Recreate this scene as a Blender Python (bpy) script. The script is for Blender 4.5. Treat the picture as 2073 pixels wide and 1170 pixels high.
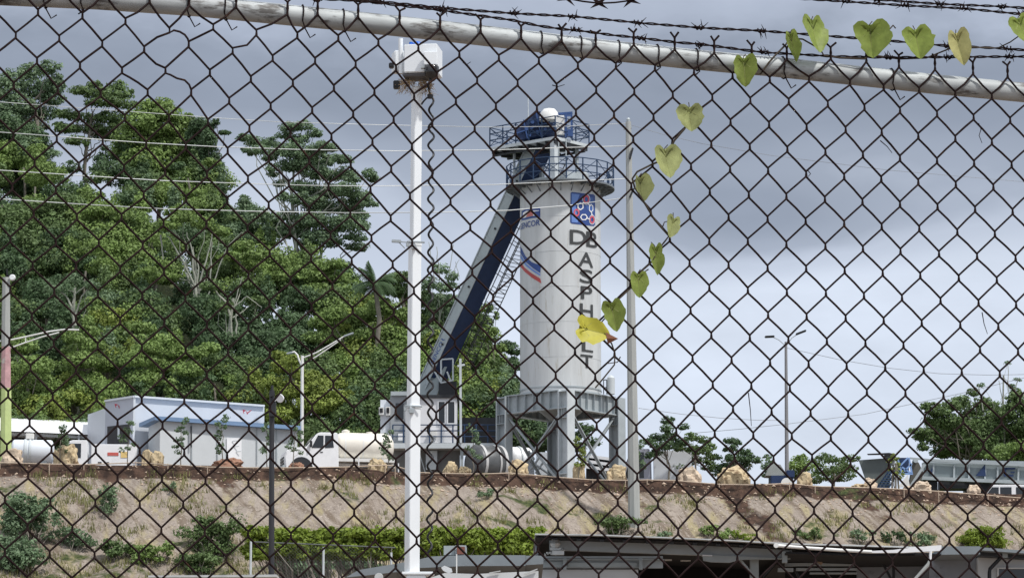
import bpy, bmesh, math, random
import numpy as np
from mathutils import Vector, Matrix, noise
random.seed(7); RNG = np.random.default_rng(7)
R = math.radians
for o in list(bpy.data.objects): bpy.data.objects.remove(o)
SC = bpy.context.scene; COL = SC.collection

# ---------------------------------------------------------------- camera
F = 6910.0; PITCH = R(9.5); EYE = 1.6
cd = bpy.data.cameras.new("camera"); cam = bpy.data.objects.new("camera", cd); COL.objects.link(cam)
cam.location = (0, 0, EYE); cam.rotation_euler = (math.pi/2+PITCH, 0, 0)
cd.sensor_width = 36; cd.lens = 36*F/2073; cd.clip_start = .1; cd.clip_end = 6000
SC.camera = cam

# ---------------------------------------------------------------- sky and sun
SUN_EL, SUN_AZ = R(57), R(128)            # azimuth clockwise from +Y: behind the viewer, to the right
w = bpy.data.worlds.new("World"); SC.world = w; w.use_nodes = True
nt = w.node_tree; nt.nodes.clear(); N = nt.nodes.new; L = nt.links.new
out = N("ShaderNodeOutputWorld"); add = N("ShaderNodeMixShader"); L(add.outputs[0], out.inputs[0]); add.inputs[0].default_value = .93
sky = N("ShaderNodeTexSky"); sky.sky_type = 'NISHITA'; sky.sun_disc = False; sky.sun_elevation = SUN_EL; sky.sun_rotation = SUN_AZ
b1 = N("ShaderNodeBackground"); b1.inputs[1].default_value = .08; L(sky.outputs[0], b1.inputs[0]); L(b1.outputs[0], add.inputs[1])
b2 = N("ShaderNodeBackground"); b2.inputs[1].default_value = 1.0; L(b2.outputs[0], add.inputs[2])
tc = N("ShaderNodeTexCoord"); sep = N("ShaderNodeSeparateXYZ"); L(tc.outputs['Generated'], sep.inputs[0])
mp = N("ShaderNodeMapping"); mp.inputs['Scale'].default_value = (1, 1, 2.2); L(tc.outputs['Generated'], mp.inputs[0])
n1 = N("ShaderNodeTexNoise"); n1.inputs['Scale'].default_value = 7; n1.inputs['Detail'].default_value = 4; n1.inputs['Roughness'].default_value = .5; L(mp.outputs[0], n1.inputs[0])
n2 = N("ShaderNodeTexNoise"); n2.inputs['Scale'].default_value = 26; n2.inputs['Detail'].default_value = 5; n2.inputs['Roughness'].default_value = .55; L(mp.outputs[0], n2.inputs[0])
def M(op, a, b, c=None):
    n = N("ShaderNodeMath"); n.operation = op
    for i, x in enumerate((a, b, c)):
        if x is None: continue
        if isinstance(x, (int, float)): n.inputs[i].default_value = x
        else: L(x, n.inputs[i])
    return n.outputs[0]
def blob(az, el, ra, re, amt):           # a broad darker or lighter cloud bank in that direction of the sky
    dx = M('DIVIDE', M('SUBTRACT', sep.outputs[0], math.sin(R(az))), math.sin(R(ra)))
    dz = M('DIVIDE', M('SUBTRACT', sep.outputs[2], math.sin(R(el))), math.sin(R(re)))
    e = M('POWER', 2.718, M('MULTIPLY', -1.0, M('ADD', M('MULTIPLY', dx, dx), M('MULTIPLY', dz, dz))))
    return M('MULTIPLY', e, amt)
z = M('ADD', sep.outputs[2], M('MULTIPLY', M('SUBTRACT', n1.outputs[0], .5), .058))
z = M('ADD', z, M('MULTIPLY', M('SUBTRACT', n2.outputs[0], .5), .026))
z = M('ADD', z, blob(4.6, 10.6, 2.6, .7, .028))
z = M('ADD', z, blob(-4.2, 11.2, 2.2, .9, -.014))
ramp = N("ShaderNodeValToRGB"); cr = ramp.color_ramp; cr.interpolation = 'EASE'
def lin(c): return tuple(((v/255)/12.92 if v/255 <= .04045 else ((v/255+.055)/1.055)**2.4) for v in c)+(1,)
stops = [(.06, (204, 211, 223)), (.125, (204, 213, 228)), (.160, (206, 215, 230)), (.182, (184, 193, 209)), (.198, (153, 162, 178)), (.214, (138, 147, 163)), (.230, (140, 149, 165)),
         (.246, (165, 174, 191)), (.30, (200, 207, 219)), (.6, (226, 231, 239)), (1.0, (232, 236, 243))]
cr.elements[0].position = stops[0][0]; cr.elements[0].color = lin(stops[0][1])
cr.elements[1].position = stops[-1][0]; cr.elements[1].color = lin(stops[-1][1])
for p_, c_ in stops[1:-1]:
    e_ = cr.elements.new(p_); e_.color = lin(c_)
L(z, ramp.inputs[0])
mixn = N("ShaderNodeMix"); mixn.data_type = 'RGBA'; mixn.blend_type = 'MULTIPLY'; mixn.inputs['Factor'].default_value = 1
L(ramp.outputs[0], mixn.inputs['A'])
k = M('ADD', .855, M('MULTIPLY', n2.outputs[0], .34)); cmb = N("ShaderNodeCombineColor")
for i in range(3): L(k, cmb.inputs[i])
L(cmb.outputs[0], mixn.inputs['B']); L(mixn.outputs['Result'], b2.inputs[0])

sd = bpy.data.lights.new("sun", 'SUN'); sd.energy = 2.9; sd.angle = R(3.5); sd.color = (1, .965, .91)
so = bpy.data.objects.new("sun", sd); COL.objects.link(so); so.location = (30, -20, 60)
sdir = Vector((math.sin(SUN_AZ)*math.cos(SUN_EL), math.cos(SUN_AZ)*math.cos(SUN_EL), math.sin(SUN_EL)))
so.rotation_euler = sdir.to_track_quat('Z', 'Y').to_euler()
SC.view_settings.view_transform = 'Standard'; SC.view_settings.look = 'None'; SC.view_settings.exposure = .22; SC.view_settings.gamma = 1
SC.cycles.max_bounces = 6; SC.cycles.transparent_max_bounces = 8

# ---------------------------------------------------------------- helpers
_cp, _sp = math.cos(PITCH), math.sin(PITCH)
def P(px, py, Y):
    "world point seen at that spot of the photograph (2073 x 1170), Y metres away"
    u = (px-1036.5)/F; v = (585-py)/F
    d = (u, _cp-v*_sp, _sp+v*_cp); t = Y/d[1]
    return Vector((d[0]*t, Y, EYE+d[2]*t))
def S(n, Y=176): return n*Y/_cp/F          # n photo pixels at that distance, in metres
MATS = {}
def mat(name, col, rough=.6, metal=0, var=.18, scale=2.0, bump=0., spots=None, spot_scale=6, spot_amt=.5, stretch=(1, 1, 1), trans=0, spec=.4):
    if name in MATS: return MATS[name]
    m = bpy.data.materials.new(name); m.use_nodes = True; t = m.node_tree; b = t.nodes['Principled BSDF']; n = t.nodes.new; l = t.links.new
    b.inputs['Roughness'].default_value = rough; b.inputs['Metallic'].default_value = metal; b.inputs['Specular IOR Level'].default_value = spec
    c = n("ShaderNodeTexCoord"); mpp = n("ShaderNodeMapping"); mpp.inputs['Scale'].default_value = stretch; l(c.outputs['Object'], mpp.inputs[0])
    a = n("ShaderNodeTexNoise"); a.inputs['Scale'].default_value = scale; a.inputs['Detail'].default_value = 6; a.inputs['Roughness'].default_value = .65; l(mpp.outputs[0], a.inputs[0])
    mr = n("ShaderNodeMapRange"); mr.inputs[1].default_value = .25; mr.inputs[2].default_value = .75; mr.inputs[3].default_value = 1-var; mr.inputs[4].default_value = 1+var; l(a.outputs[0], mr.inputs[0])
    mx = n("ShaderNodeMix"); mx.data_type = 'RGBA'; mx.blend_type = 'MULTIPLY'; mx.inputs['Factor'].default_value = 1; mx.inputs['A'].default_value = (*col, 1)
    l(mr.outputs[0], mx.inputs['B']); o = mx.outputs['Result']
    if spots:
        s = n("ShaderNodeTexNoise"); s.inputs['Scale'].default_value = spot_scale; s.inputs['Detail'].default_value = 8; s.inputs['Roughness'].default_value = .7; l(mpp.outputs[0], s.inputs[0])
        r2 = n("ShaderNodeMapRange"); r2.inputs[1].default_value = 1-spot_amt; r2.inputs[2].default_value = 1-spot_amt+.08; l(s.outputs[0], r2.inputs[0])
        m2 = n("ShaderNodeMix"); m2.data_type = 'RGBA'; l(r2.outputs[0], m2.inputs['Factor']); l(o, m2.inputs['A']); m2.inputs['B'].default_value = (*spots, 1); o = m2.outputs['Result']
    l(o, b.inputs['Base Color'])
    if bump:
        bm = n("ShaderNodeBump"); bm.inputs['Strength'].default_value = bump; bm.inputs['Distance'].default_value = .02; l(a.outputs[0], bm.inputs['Height']); l(bm.outputs[0], b.inputs['Normal'])
    if trans:
        tr = n("ShaderNodeBsdfTranslucent"); l(o, tr.inputs[0]); ms = n("ShaderNodeMixShader"); ms.inputs[0].default_value = trans
        l(b.outputs[0], ms.inputs[1]); l(tr.outputs[0], ms.inputs[2]); l(ms.outputs[0], t.nodes['Material Output'].inputs[0])
    MATS[name] = m; return m

def tag(o, label=None, cat=None, group=None, kind=None):
    if label: o['label'] = label
    if cat: o['category'] = cat
    if group: o['group'] = group
    if kind: o['kind'] = kind
    return o
def root(name, loc, label, cat, group=None):
    o = bpy.data.objects.new(name, None); o.empty_display_size = .3; COL.objects.link(o); o.location = loc
    return tag(o, label, cat, group)
def wloc(o):
    v = Vector((0, 0, 0))
    while o is not None: v += o.location; o = o.parent
    return v
class MB:
    def __init__(s, mat4=None): s.v = []; s.f = []; s.M = mat4
    def add(s, vs, fs):
        k = len(s.v)
        for p in vs:
            p = Vector(p); s.v.append(s.M @ p if s.M is not None else p)
        s.f += [tuple(i+k for i in f) for f in fs]; return s
    def hull8(s, q):                        # q: 4 bottom + 4 top corners
        return s.add(q, [(3, 2, 1, 0), (4, 5, 6, 7), (0, 1, 5, 4), (1, 2, 6, 5), (2, 3, 7, 6), (3, 0, 4, 7)])
    def box(s, c, d, rz=0.):
        x, y, h = d[0]/2, d[1]/2, d[2]/2; ca, sa = math.cos(rz), math.sin(rz)
        q = [(c[0]+a*ca-b*sa, c[1]+a*sa+b*ca, c[2]+e) for e in (-h, h) for a, b in ((-x, -y), (x, -y), (x, y), (-x, y))]
        return s.hull8(q)
    def beam(s, a, b, w_, h_=None, up=(0, 0, 1)):
        a, b = Vector(a), Vector(b); h_ = h_ or w_; d = (b-a).normalized(); u = Vector(up)
        if abs(d.dot(u)) > .98: u = Vector((1, 0, 0))
        sx = d.cross(u).normalized()*w_/2; sy = sx.cross(d).normalized()*h_/2
        return s.hull8([a-sx-sy, a+sx-sy, a+sx+sy, a-sx+sy, b-sx-sy, b+sx-sy, b+sx+sy, b-sx+sy])
    def tube(s, pts, r, n=8, r2=None, cap=True):
        pts = [Vector(p) for p in pts]; m = len(pts)
        rs = r if isinstance(r, (list, tuple)) else [r+(0 if r2 is None else (r2-r)*i/(m-1)) for i in range(m)]
        d0 = (pts[1]-pts[0]).normalized(); u = Vector((0, 0, 1)) if abs(d0.z) < .9 else Vector((1, 0, 0))
        u = (u-d0*u.dot(d0)).normalized(); vs = []; fs = []
        for i, p in enumerate(pts):
            d = ((pts[min(i+1, m-1)]-pts[max(i-1, 0)])).normalized()
            u = (u-d*u.dot(d)); u = u.normalized() if u.length > 1e-6 else d.orthogonal().normalized(); vv = d.cross(u)
            for j in range(n):
                a = 2*math.pi*j/n; vs.append(p+(u*math.cos(a)+vv*math.sin(a))*rs[i])
        for i in range(m-1):
            for j in range(n): fs.append((i*n+j, i*n+(j+1) % n, (i+1)*n+(j+1) % n, (i+1)*n+j))
        if cap: fs.append(tuple(range(n-1, -1, -1))); fs.append(tuple((m-1)*n+j for j in range(n)))
        return s.add(vs, fs)
    def lathe(s, prof, c, n=32, axis='z', cap=True):
        vs = []; fs = []; m = len(prof)
        for r_, h in prof:
            for j in range(n):
                a = 2*math.pi*j/n
                if axis == 'z': vs.append((c[0]+r_*math.cos(a), c[1]+r_*math.sin(a), c[2]+h))
                elif axis == 'x': vs.append((c[0]+h, c[1]+r_*math.cos(a), c[2]+r_*math.sin(a)))
                else: vs.append((c[0]+r_*math.sin(a), c[1]+h, c[2]+r_*math.cos(a)))
        for i in range(m-1):
            for j in range(n): fs.append((i*n+j, i*n+(j+1) % n, (i+1)*n+(j+1) % n, (i+1)*n+j))
        if cap: fs.append(tuple(range(n-1, -1, -1))); fs.append(tuple((m-1)*n+j for j in range(n)))
        return s.add(vs, fs)
    def prism(s, pts, vec):
        pts = [Vector(p) for p in pts]; n = len(pts); vec = Vector(vec)
        return s.add(pts+[p+vec for p in pts], [tuple(range(n-1, -1, -1)), tuple(range(n, 2*n))]+[(i, (i+1) % n, n+(i+1) % n, n+i) for i in range(n)])
    def pxbox(s, x0, y0, x1, y1, Y, dep):   # box whose front face fills that rectangle of the photo
        a, b, c, d = P(x0, y1, Y), P(x1, y1, Y), P(x1, y0, Y), P(x0, y0, Y); k = Vector((0, dep, 0))
        return s.hull8([a, b, b+k, a+k, d, c, c+k, d+k])
    def build(s, name, m, parent=None, smooth=None, bevel=0):
        off = wloc(parent) if parent is not None else (Vector((0, 0, 0)))
        me = bpy.data.meshes.new(name); me.from_pydata([tuple(p-off) for p in s.v], [], s.f)
        bmh = bmesh.new(); bmh.from_mesh(me); bmesh.ops.recalc_face_normals(bmh, faces=bmh.faces)
        if bevel: bmesh.ops.bevel(bmh, geom=bmh.edges[:], offset=bevel, segments=2, affect='EDGES', clamp_overlap=True)
        bmh.to_mesh(me); bmh.free()
        if smooth is not None:
            me.polygons.foreach_set('use_smooth', [True]*len(me.polygons)); me.set_sharp_from_angle(angle=R(smooth))
        o = bpy.data.objects.new(name, me); COL.objects.link(o)
        if m is not None: me.materials.append(m)
        if parent is not None: o.parent = parent
        return o
def solo(mb, name, m, label, cat, group=None, smooth=None, kind=None, origin=None, bevel=0):
    "a thing that is a single mesh, origin at its base"
    if origin is None:
        xs = [p.x for p in mb.v]; ys = [p.y for p in mb.v]; zs = [p.z for p in mb.v]
        origin = Vector(((min(xs)+max(xs))/2, (min(ys)+max(ys))/2, min(zs)))
    mb.v = [p-origin for p in mb.v]; o = mb.build(name, m, None, smooth, bevel); o.location = origin
    return tag(o, label, cat, group, kind)
def fast(name, verts, faces, m, parent=None, off=None):
    me = bpy.data.meshes.new(name); nv, nf, k = len(verts), len(faces), faces.shape[1]
    off = np.array(off if off is not None else (wloc(parent) if parent is not None else (0, 0, 0)))
    me.vertices.add(nv); me.vertices.foreach_set('co', (verts-off).astype(np.float32).ravel())
    me.loops.add(nf*k); me.loops.foreach_set('vertex_index', faces.astype(np.int32).ravel())
    me.polygons.add(nf); me.polygons.foreach_set('loop_start', np.arange(0, nf*k, k, dtype=np.int32))
    me.update(calc_edges=True); o = bpy.data.objects.new(name, me); COL.objects.link(o); me.materials.append(m)
    if parent is not None: o.parent = parent
    return o
TEXTS = {}
def text2d(txt, bold=.015, cuts=.08):
    "flat letter mesh scaled to unit height: verts (x,y) and faces"
    cu = bpy.data.curves.new("lettering", 'FONT'); cu.body = txt; cu.offset = bold; cu.resolution_u = 3
    ob = bpy.data.objects.new("lettering", cu); me = bpy.data.meshes.new_from_object(ob)
    bmh = bmesh.new(); bmh.from_mesh(me); bmesh.ops.triangulate(bmh, faces=bmh.faces)
    xs = [v.co.x for v in bmh.verts]; ys = [v.co.y for v in bmh.verts]; x0, x1, y0, y1 = min(xs), max(xs), min(ys), max(ys)
    x = x0+cuts
    while x < x1:
        bmesh.ops.bisect_plane(bmh, geom=bmh.verts[:]+bmh.edges[:]+bmh.faces[:], plane_co=(x, 0, 0), plane_no=(1, 0, 0)); x += cuts
    bmh.verts.index_update(); V = [((v.co.x-x0)/(x1-x0), (v.co.y-y0)/(y1-y0)) for v in bmh.verts]; Fc = [tuple(v.index for v in f.verts) for f in bmh.faces]
    bmh.free(); bpy.data.objects.remove(ob); bpy.data.curves.remove(cu); bpy.data.meshes.remove(me)
    return V, Fc

# ---------------------------------------------------------------- the lie of the land
ZT = 20.2                                   # level of the works' terrace
CRX = [-40, -25, -8, -4.5, -.2, 2.3, 4, 8, 10.4, 14.2, 19.9, 25.5, 45]
CRY = [159, 161, 163, 165.2, 165.6, 167, 168.3, 168.5, 170, 170.2, 172.8, 174.9, 180]
def crest(x): return float(np.interp(x, CRX, CRY))+.18*math.sin(x*.9)+.1*math.sin(x*2.3+1)
def sstep(a, b, t):
    t = max(0., min(1., (t-a)/(b-a))); return t*t*(3-2*t)
LOW = [(-60, 0), (0, 0), (15, 0), (45, 2.3), (60, 2.6), (80, 4.6), (95, 6.6), (120, 8.0), (138, 9.2)]
def ground(x, y):
    yc = crest(x); s = max(-90, min(90, x))
    if y >= yc:
        zt = ZT-.06*sstep(0, 2, y-yc); hill = min(23., max(0., (y-187)*.7))*sstep(-2, -30, s if s > -60 else -60)
        far = -sstep(215, 420, y)*16*sstep(-8, 12, s)
        return zt+hill+far
    low = LOW[-1][1]
    for (a, za), (b, zb) in zip(LOW, LOW[1:]):
        if y <= b: low = za+(zb-za)*max(0, (y-a)/(b-a)); break
    d = yc-y; sl = ZT-.38*sstep(0, .35, d)-d*.56
    g = noise.noise(Vector((x*.35+d*.28, d*.05, 3)))*.35+noise.noise(Vector((x*1.3+d*.9, d*.3, 9)))*.14
    return max(low, sl+g*sstep(.6, 3, d)) if y > 120 else low
def hit(px, py, y0=100, y1=200):
    "where the ray through that pixel first meets the ground"
    y = y0
    while y < y1:
        p = P(px, py, y)
        if p.z <= ground(p.x, y): return Vector((p.x, y, ground(p.x, y)))
        y += .25
    return P(px, py, y1)

# ---------------------------------------------------------------- ground sheet
def ground_mat():
    m = bpy.data.materials.new("earth"); m.use_nodes = True; t = m.node_tree; b = t.nodes['Principled BSDF']; n = t.nodes.new; l = t.links.new
    b.inputs['Roughness'].default_value = .95; b.inputs['Specular IOR Level'].default_value = .15
    g = n("ShaderNodeNewGeometry"); at = n("ShaderNodeAttribute"); at.attribute_name = "zone"; sp = n("ShaderNodeSeparateColor"); l(at.outputs[0], sp.inputs[0])
    def nz(scale, det=8, st=(1, 1, 1), rot=0, ro=.6):
        mp = n("ShaderNodeMapping"); mp.inputs['Scale'].default_value = st; mp.inputs['Rotation'].default_value = (0, 0, rot); l(g.outputs['Position'], mp.inputs[0])
        x = n("ShaderNodeTexNoise"); x.inputs['Scale'].default_value = scale; x.inputs['Detail'].default_value = det; x.inputs['Roughness'].default_value = ro; l(mp.outputs[0], x.inputs[0]); return x.outputs[0]
    def rng(x, a, c, lo=0, hi=1):
        r = n("ShaderNodeMapRange"); r.inputs[1].default_value = a; r.inputs[2].default_value = c; r.inputs[3].default_value = lo; r.inputs[4].default_value = hi; l(x, r.inputs[0]); return r.outputs[0]
    def mix(f, a, c, mode='MIX'):
        x = n("ShaderNodeMix"); x.data_type = 'RGBA'; x.blend_type = mode
        if isinstance(f, float): x.inputs['Factor'].default_value = f
        else: l(f, x.inputs['Factor'])
        for k_, v in (('A', a), ('B', c)):
            if isinstance(v, tuple): x.inputs[k_].default_value = (*v, 1)
            else: l(v, x.inputs[k_])
        return x.outputs['Result']
    m1 = n("ShaderNodeMapping"); m1.inputs['Rotation'].default_value = (0, 0, R(62)); l(g.outputs['Position'], m1.inputs[0]); m2_ = n("ShaderNodeMapping"); m2_.inputs['Scale'].default_value = (.18, 1.5, .3); l(m1.outputs[0], m2_.inputs[0])
    st = n("ShaderNodeTexNoise"); st.inputs['Scale'].default_value = 1.6; st.inputs['Detail'].default_value = 8; st.inputs['Roughness'].default_value = .6; l(m2_.outputs[0], st.inputs[0]); streak = st.outputs[0]
    col = mix(rng(nz(.9, 9, (1, .5, 1), .5), .35, .65), (.225, .188, .16), (.325, .28, .24))         # dry stony fill
    col = mix(rng(nz(.55, 9, (2.2, .5, 1), .55), .5, .62), col, (.31, .265, .16))                     # straw-coloured streaks of dry grass
    col = mix(rng(streak, .50, .62), col, (.165, .13, .10))
    col = mix(rng(nz(5, 6), .55, .70), col, (.13, .105, .08))                                           # dark clods
    col = mix(rng(nz(9, 3), .60, .68), col, (.44, .38, .33))                                           # pale stones
    band = mix(rng(nz(2.2, 8), .4, .62), (.032, .021, .017), (.095, .058, .042))                           # fresh red-brown soil at the lip
    vor = n("ShaderNodeTexVoronoi"); vor.inputs['Scale'].default_value = 2.6; l(g.outputs['Position'], vor.inputs['Vector'])
    band = mix(rng(vor.outputs[0], .07, .13, .8, 0), band, (.36, .27, .19))                              # lumps of pale rock in it
    bw = n("ShaderNodeMath"); bw.operation = 'ADD'; l(sp.outputs[0], bw.inputs[0]); l(rng(nz(1.1, 6), .3, .7, -.3, .3), bw.inputs[1])
    col = mix(rng(bw.outputs[0], .4, .6), col, band)
    gw = n("ShaderNodeMath"); gw.operation = 'ADD'; l(sp.outputs[1], gw.inputs[0]); l(rng(nz(.5, 6), .3, .7, -.5, .5), gw.inputs[1])
    col = mix(rng(gw.outputs[0], .42, .6), col, mix(rng(nz(6, 6), .4, .6), (.035, .05, .02), (.10, .11, .045)))
    flat = mix(rng(nz(.4, 7), .4, .6), (.16, .12, .09), (.24, .19, .15))
    col = mix(sp.outputs[2], col, flat)
    l(col, b.inputs['Base Color'])
    bm = n("ShaderNodeBump"); bm.inputs['Strength'].default_value = .9; bm.inputs['Distance'].default_value = .18; l(nz(3, 9, (1, .6, 1), .5), bm.inputs['Height']); l(bm.outputs[0], b.inputs['Normal'])
    return m
xs = np.unique(np.concatenate([np.linspace(-1500, -60, 20), np.linspace(-60, -34, 16), np.arange(-34, 34, .4), np.linspace(34, 60, 16), np.linspace(60, 1500, 20)]))
ys = np.unique(np.concatenate([np.linspace(-60, 130, 40), np.linspace(130, 146, 12), np.arange(146, 176, .35), np.linspace(176, 260, 50), np.linspace(260, 3000, 24)]))
gx, gy = np.meshgrid(xs, ys); gz = np.array([[ground(float(x), float(y)) for x in xs] for y in ys])
nxs, nys = len(xs), len(ys); ii, jj = np.meshgrid(np.arange(nxs-1), np.arange(nys-1)); q0 = (jj*nxs+ii).ravel()
gobj = fast("ground", np.stack([gx.ravel(), gy.ravel(), gz.ravel()], 1), np.stack([q0, q0+1, q0+1+nxs, q0+nxs], 1), ground_mat())
gobj['kind'] = 'structure'
gobj.data.polygons.foreach_set('use_smooth', [True]*len(gobj.data.polygons))
SPILL = [(10.8, .5, 13.2, 6.2, 1.0, .8), (17.3, .4, 18.6, 2.4, .7, .7), (-14, .4, -13, 2.2, .8, .55), (-19.5, .3, -18.6, 2, .7, .5), (5.6, .3, 6.2, 2.0, .7, .6)]
za = gobj.data.color_attributes.new("zone", 'FLOAT_COLOR', 'POINT'); buf = np.zeros((nxs*nys, 4), np.float32)
for k_, (x, y, z_) in enumerate(zip(gx.ravel(), gy.ravel(), gz.ravel())):
    d = crest(x)-y
    buf[k_, 0] = 1-sstep(.15, 1.1, d) if d > -.8 else 0
    if 0 < d < 12:
        for (x0_, d0_, x1_, d1_, w_, a_) in SPILL:
            t_ = max(0, min(1, ((x-x0_)*(x1_-x0_)+(d-d0_)*(d1_-d0_))/((x1_-x0_)**2+(d1_-d0_)**2))); dd_ = math.hypot(x-x0_-t_*(x1_-x0_), (d-d0_-t_*(d1_-d0_))*.6)
            buf[k_, 0] = max(buf[k_, 0], a_*(1-sstep(w_*.3, w_, dd_))*(1-.3*t_))
    veg = .15+.30*math.exp(-((x-3.0)/3.2)**2-((d-4)/3)**2)+.2*math.exp(-((x-10.5)/2)**2-((d-4)/2)**2)+.38*sstep(-9, -21, x)*sstep(5, 11, d)+.25*sstep(9, 14, d)
    buf[k_, 1] = veg if d > 0 else (1.0 if y > 188 else 0)
    buf[k_, 2] = 1. if (d < -.8 and y < 187) or d > 60 else 0
    buf[k_, 3] = 1
za.data.foreach_set('color', buf.ravel())

# ---------------------------------------------------------------- materials
GALV = mat("galvanised_rail", (.42, .445, .45), .6, .1, .35, 18, spots=(.13, .125, .12), spot_scale=22, spot_amt=.46, stretch=(.4, .4, 1.8), spec=.3)
RUST = mat("rusty_wire", (.022, .013, .013), .9, .0, .6, 45, spots=(.055, .028, .018), spot_scale=30, spot_amt=.40, spec=.1)
BARB = mat("rusty_barbed_wire", (.017, .010, .010), .9, .0, .4, 80, spec=.08)
WHITE = mat("white_paint", (.80, .81, .83), .4, 0, .06, 3)
WHITE_OLD = mat("weathered_white_paint", (.72, .72, .70), .5, 0, .12, 2, spots=(.40, .37, .31), spot_scale=2.2, spot_amt=.34)
CREAM = mat("cream_tank_paint", (.80, .76, .68), .4, 0, .10, 1.5)
SILO = mat("silo_paint", (.55, .57, .58), .5, .05, .17, .5, stretch=(3, 3, .35), spots=(.43, .42, .39), spot_scale=1.6, spot_amt=.42)
STEEL = mat("grey_steel_paint", (.38, .42, .44), .5, .1, .14, 2, spots=(.25, .22, .19), spot_scale=3, spot_amt=.35)
STEEL_L = mat("pale_steel_paint", (.55, .59, .61), .5, .1, .12, 2)
CONV = mat("conveyor_grey", (.36, .41, .42), .5, .1, .12, 1.2)
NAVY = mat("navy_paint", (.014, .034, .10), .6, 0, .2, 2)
BLUE = mat("blue_paint", (.035, .08, .22), .5, .1, .15, 2)
RAILB = mat("blue_grey_railing", (.022, .05, .11), .6, .1, .15, 3)
DARK = mat("dark_metal", (.03, .032, .036), .5, .2, .2, 3)
BLACK = mat("black_paint", (.012, .012, .014), .45, 0, .2, 5)
GLASS = mat("dark_glass", (.015, .018, .022), .12, 0, .1, 2, spec=.6)
CONC = mat("pole_concrete", (.36, .37, .36), .8, 0, .16, 1.0, stretch=(4, 4, .5), bump=.2)
WALLG = mat("grey_wall", (.30, .32, .34), .7, 0, .08, .8)
WALLW = mat("pale_wall", (.66, .70, .75), .6, 0, .07, .8)
METALW = mat("warehouse_cladding", (.60, .64, .70), .5, .1, .06, .6)
ROOFB = mat("blue_roof_trim", (.16, .25, .40), .5, .1, .1, 1)
RUBBER = mat("tyre_rubber", (.02, .02, .021), .85, 0, .2, 6)
ROCK = mat("boulder_rock", (.55, .44, .28), .9, 0, .3, 2.2, bump=.8, spots=(.20, .13, .075), spot_scale=2.6, spot_amt=.47)
ROCKP = mat("pale_boulder_rock", (.58, .47, .36), .9, 0, .25, 2.0, bump=.8, spots=(.30, .19, .13), spot_scale=2.6, spot_amt=.42)
BARK = mat("bark", (.20, .18, .15), .9, 0, .3, 3, bump=.4)
BARKP = mat("pale_bark", (.30, .31, .26), .9, 0, .25, 3, bump=.4)
RED = mat("red_paint", (.55, .05, .06), .5, 0, .1, 3)
DBLUE = mat("decal_blue", (.03, .07, .25), .5, 0, .1, 3)
LBLUE = mat("decal_light_blue", (.14, .25, .58), .5, 0, .1, 3)
LETTER = mat("letter_grey", (.045, .048, .05), .6, 0, .2, 3)
ROPE = mat("pale_rope", (.50, .40, .31), .8, 0, .15, 8)
def leafmat(name, c, tr=.25, var=.45, sc=.9):
    return mat(name, c, .55, 0, var, sc, trans=tr, spec=.25)
LEAF = {'mid': leafmat("leaf_mid_green", (.128, .192, .072)), 'bright': leafmat("leaf_bright_green", (.195, .282, .085)), 'yellow': leafmat("leaf_yellow_green", (.24, .30, .07)),
        'dark': leafmat("leaf_dark_green", (.085, .14, .065)), 'grey': leafmat("leaf_grey_green", (.16, .235, .13)), 'hedge': leafmat("leaf_hedge", (.20, .27, .04), .3, .5, 3)}

# ---------------------------------------------------------------- foliage
def leaves(cl, size, density, rng, flat=.35):
    """cl: list of (x,y,z,rx,ry,rz); every clump is built of leaf-sized quads gathered in sub-clumps"""
    Cs = []; Ns = []; Ss = []
    for (x, y, z_, rx, ry, rz) in cl:
        nsub = max(4, int(3.2*(rx*rz)/(.42**2)*.8)); nsub = min(nsub, 70)
        d = rng.normal(size=(nsub, 3)); d /= np.linalg.norm(d, axis=1)[:, None]; rr = .35+.65*rng.random(nsub)**.5
        sub = d*rr[:, None]; sub[:, 2] = np.where(sub[:, 2] < -.45, sub[:, 2]*.5, sub[:, 2])
        sr = rng.uniform(.22, .46, nsub)*min(1.0, max(rx, rz))
        area = math.pi*rx*rz; n = int(density*area/(size*size*.5)); n = max(n, 40); loose = rng.random(n) < .56
        k = rng.integers(0, nsub, n); dd = rng.normal(size=(n, 3)); dd /= np.linalg.norm(dd, axis=1)[:, None]; rad = rng.random(n)**.4
        dd[:, 2] = np.where(dd[:, 2] < 0, dd[:, 2]*.5, dd[:, 2]*.75)
        c = np.array([x, y, z_])+sub[k]*np.array([rx, ry, rz])+dd*(sr[k]*rad)[:, None]
        u3 = rng.normal(size=(n, 3)); u3 /= np.linalg.norm(u3, axis=1)[:, None]; u3 *= (rng.random(n)**.38)[:, None]*1.08; u3[:, 2] = np.where(u3[:, 2] < -.3, u3[:, 2]*.7, u3[:, 2])
        c = np.where(loose[:, None], np.array([x, y, z_])+u3*np.array([rx, ry, rz]), c); dd = np.where(loose[:, None], u3, dd)
        nn = dd+rng.normal(size=(n, 3))*.55+np.array([0, 0, flat]); nn /= np.linalg.norm(nn, axis=1)[:, None]
        Cs.append(c); Ns.append(nn); Ss.append(size*rng.uniform(.6, 1.35, n))
    C_ = np.concatenate(Cs); N_ = np.concatenate(Ns); S_ = np.concatenate(Ss); n = len(C_)
    t = rng.normal(size=(n, 3)); t -= N_*(t*N_).sum(1)[:, None]; t /= np.linalg.norm(t, axis=1)[:, None]; b = np.cross(N_, t)
    L_ = (S_*.62)[:, None]; W_ = (S_*.36)[:, None]; droop = np.array([0, 0, -.12])*S_[:, None]
    V = np.stack([C_-t*L_, C_+b*W_, C_+t*L_+droop, C_-b*W_], 1).reshape(-1, 3)
    return V, np.arange(4*n).reshape(-1, 4)
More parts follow.
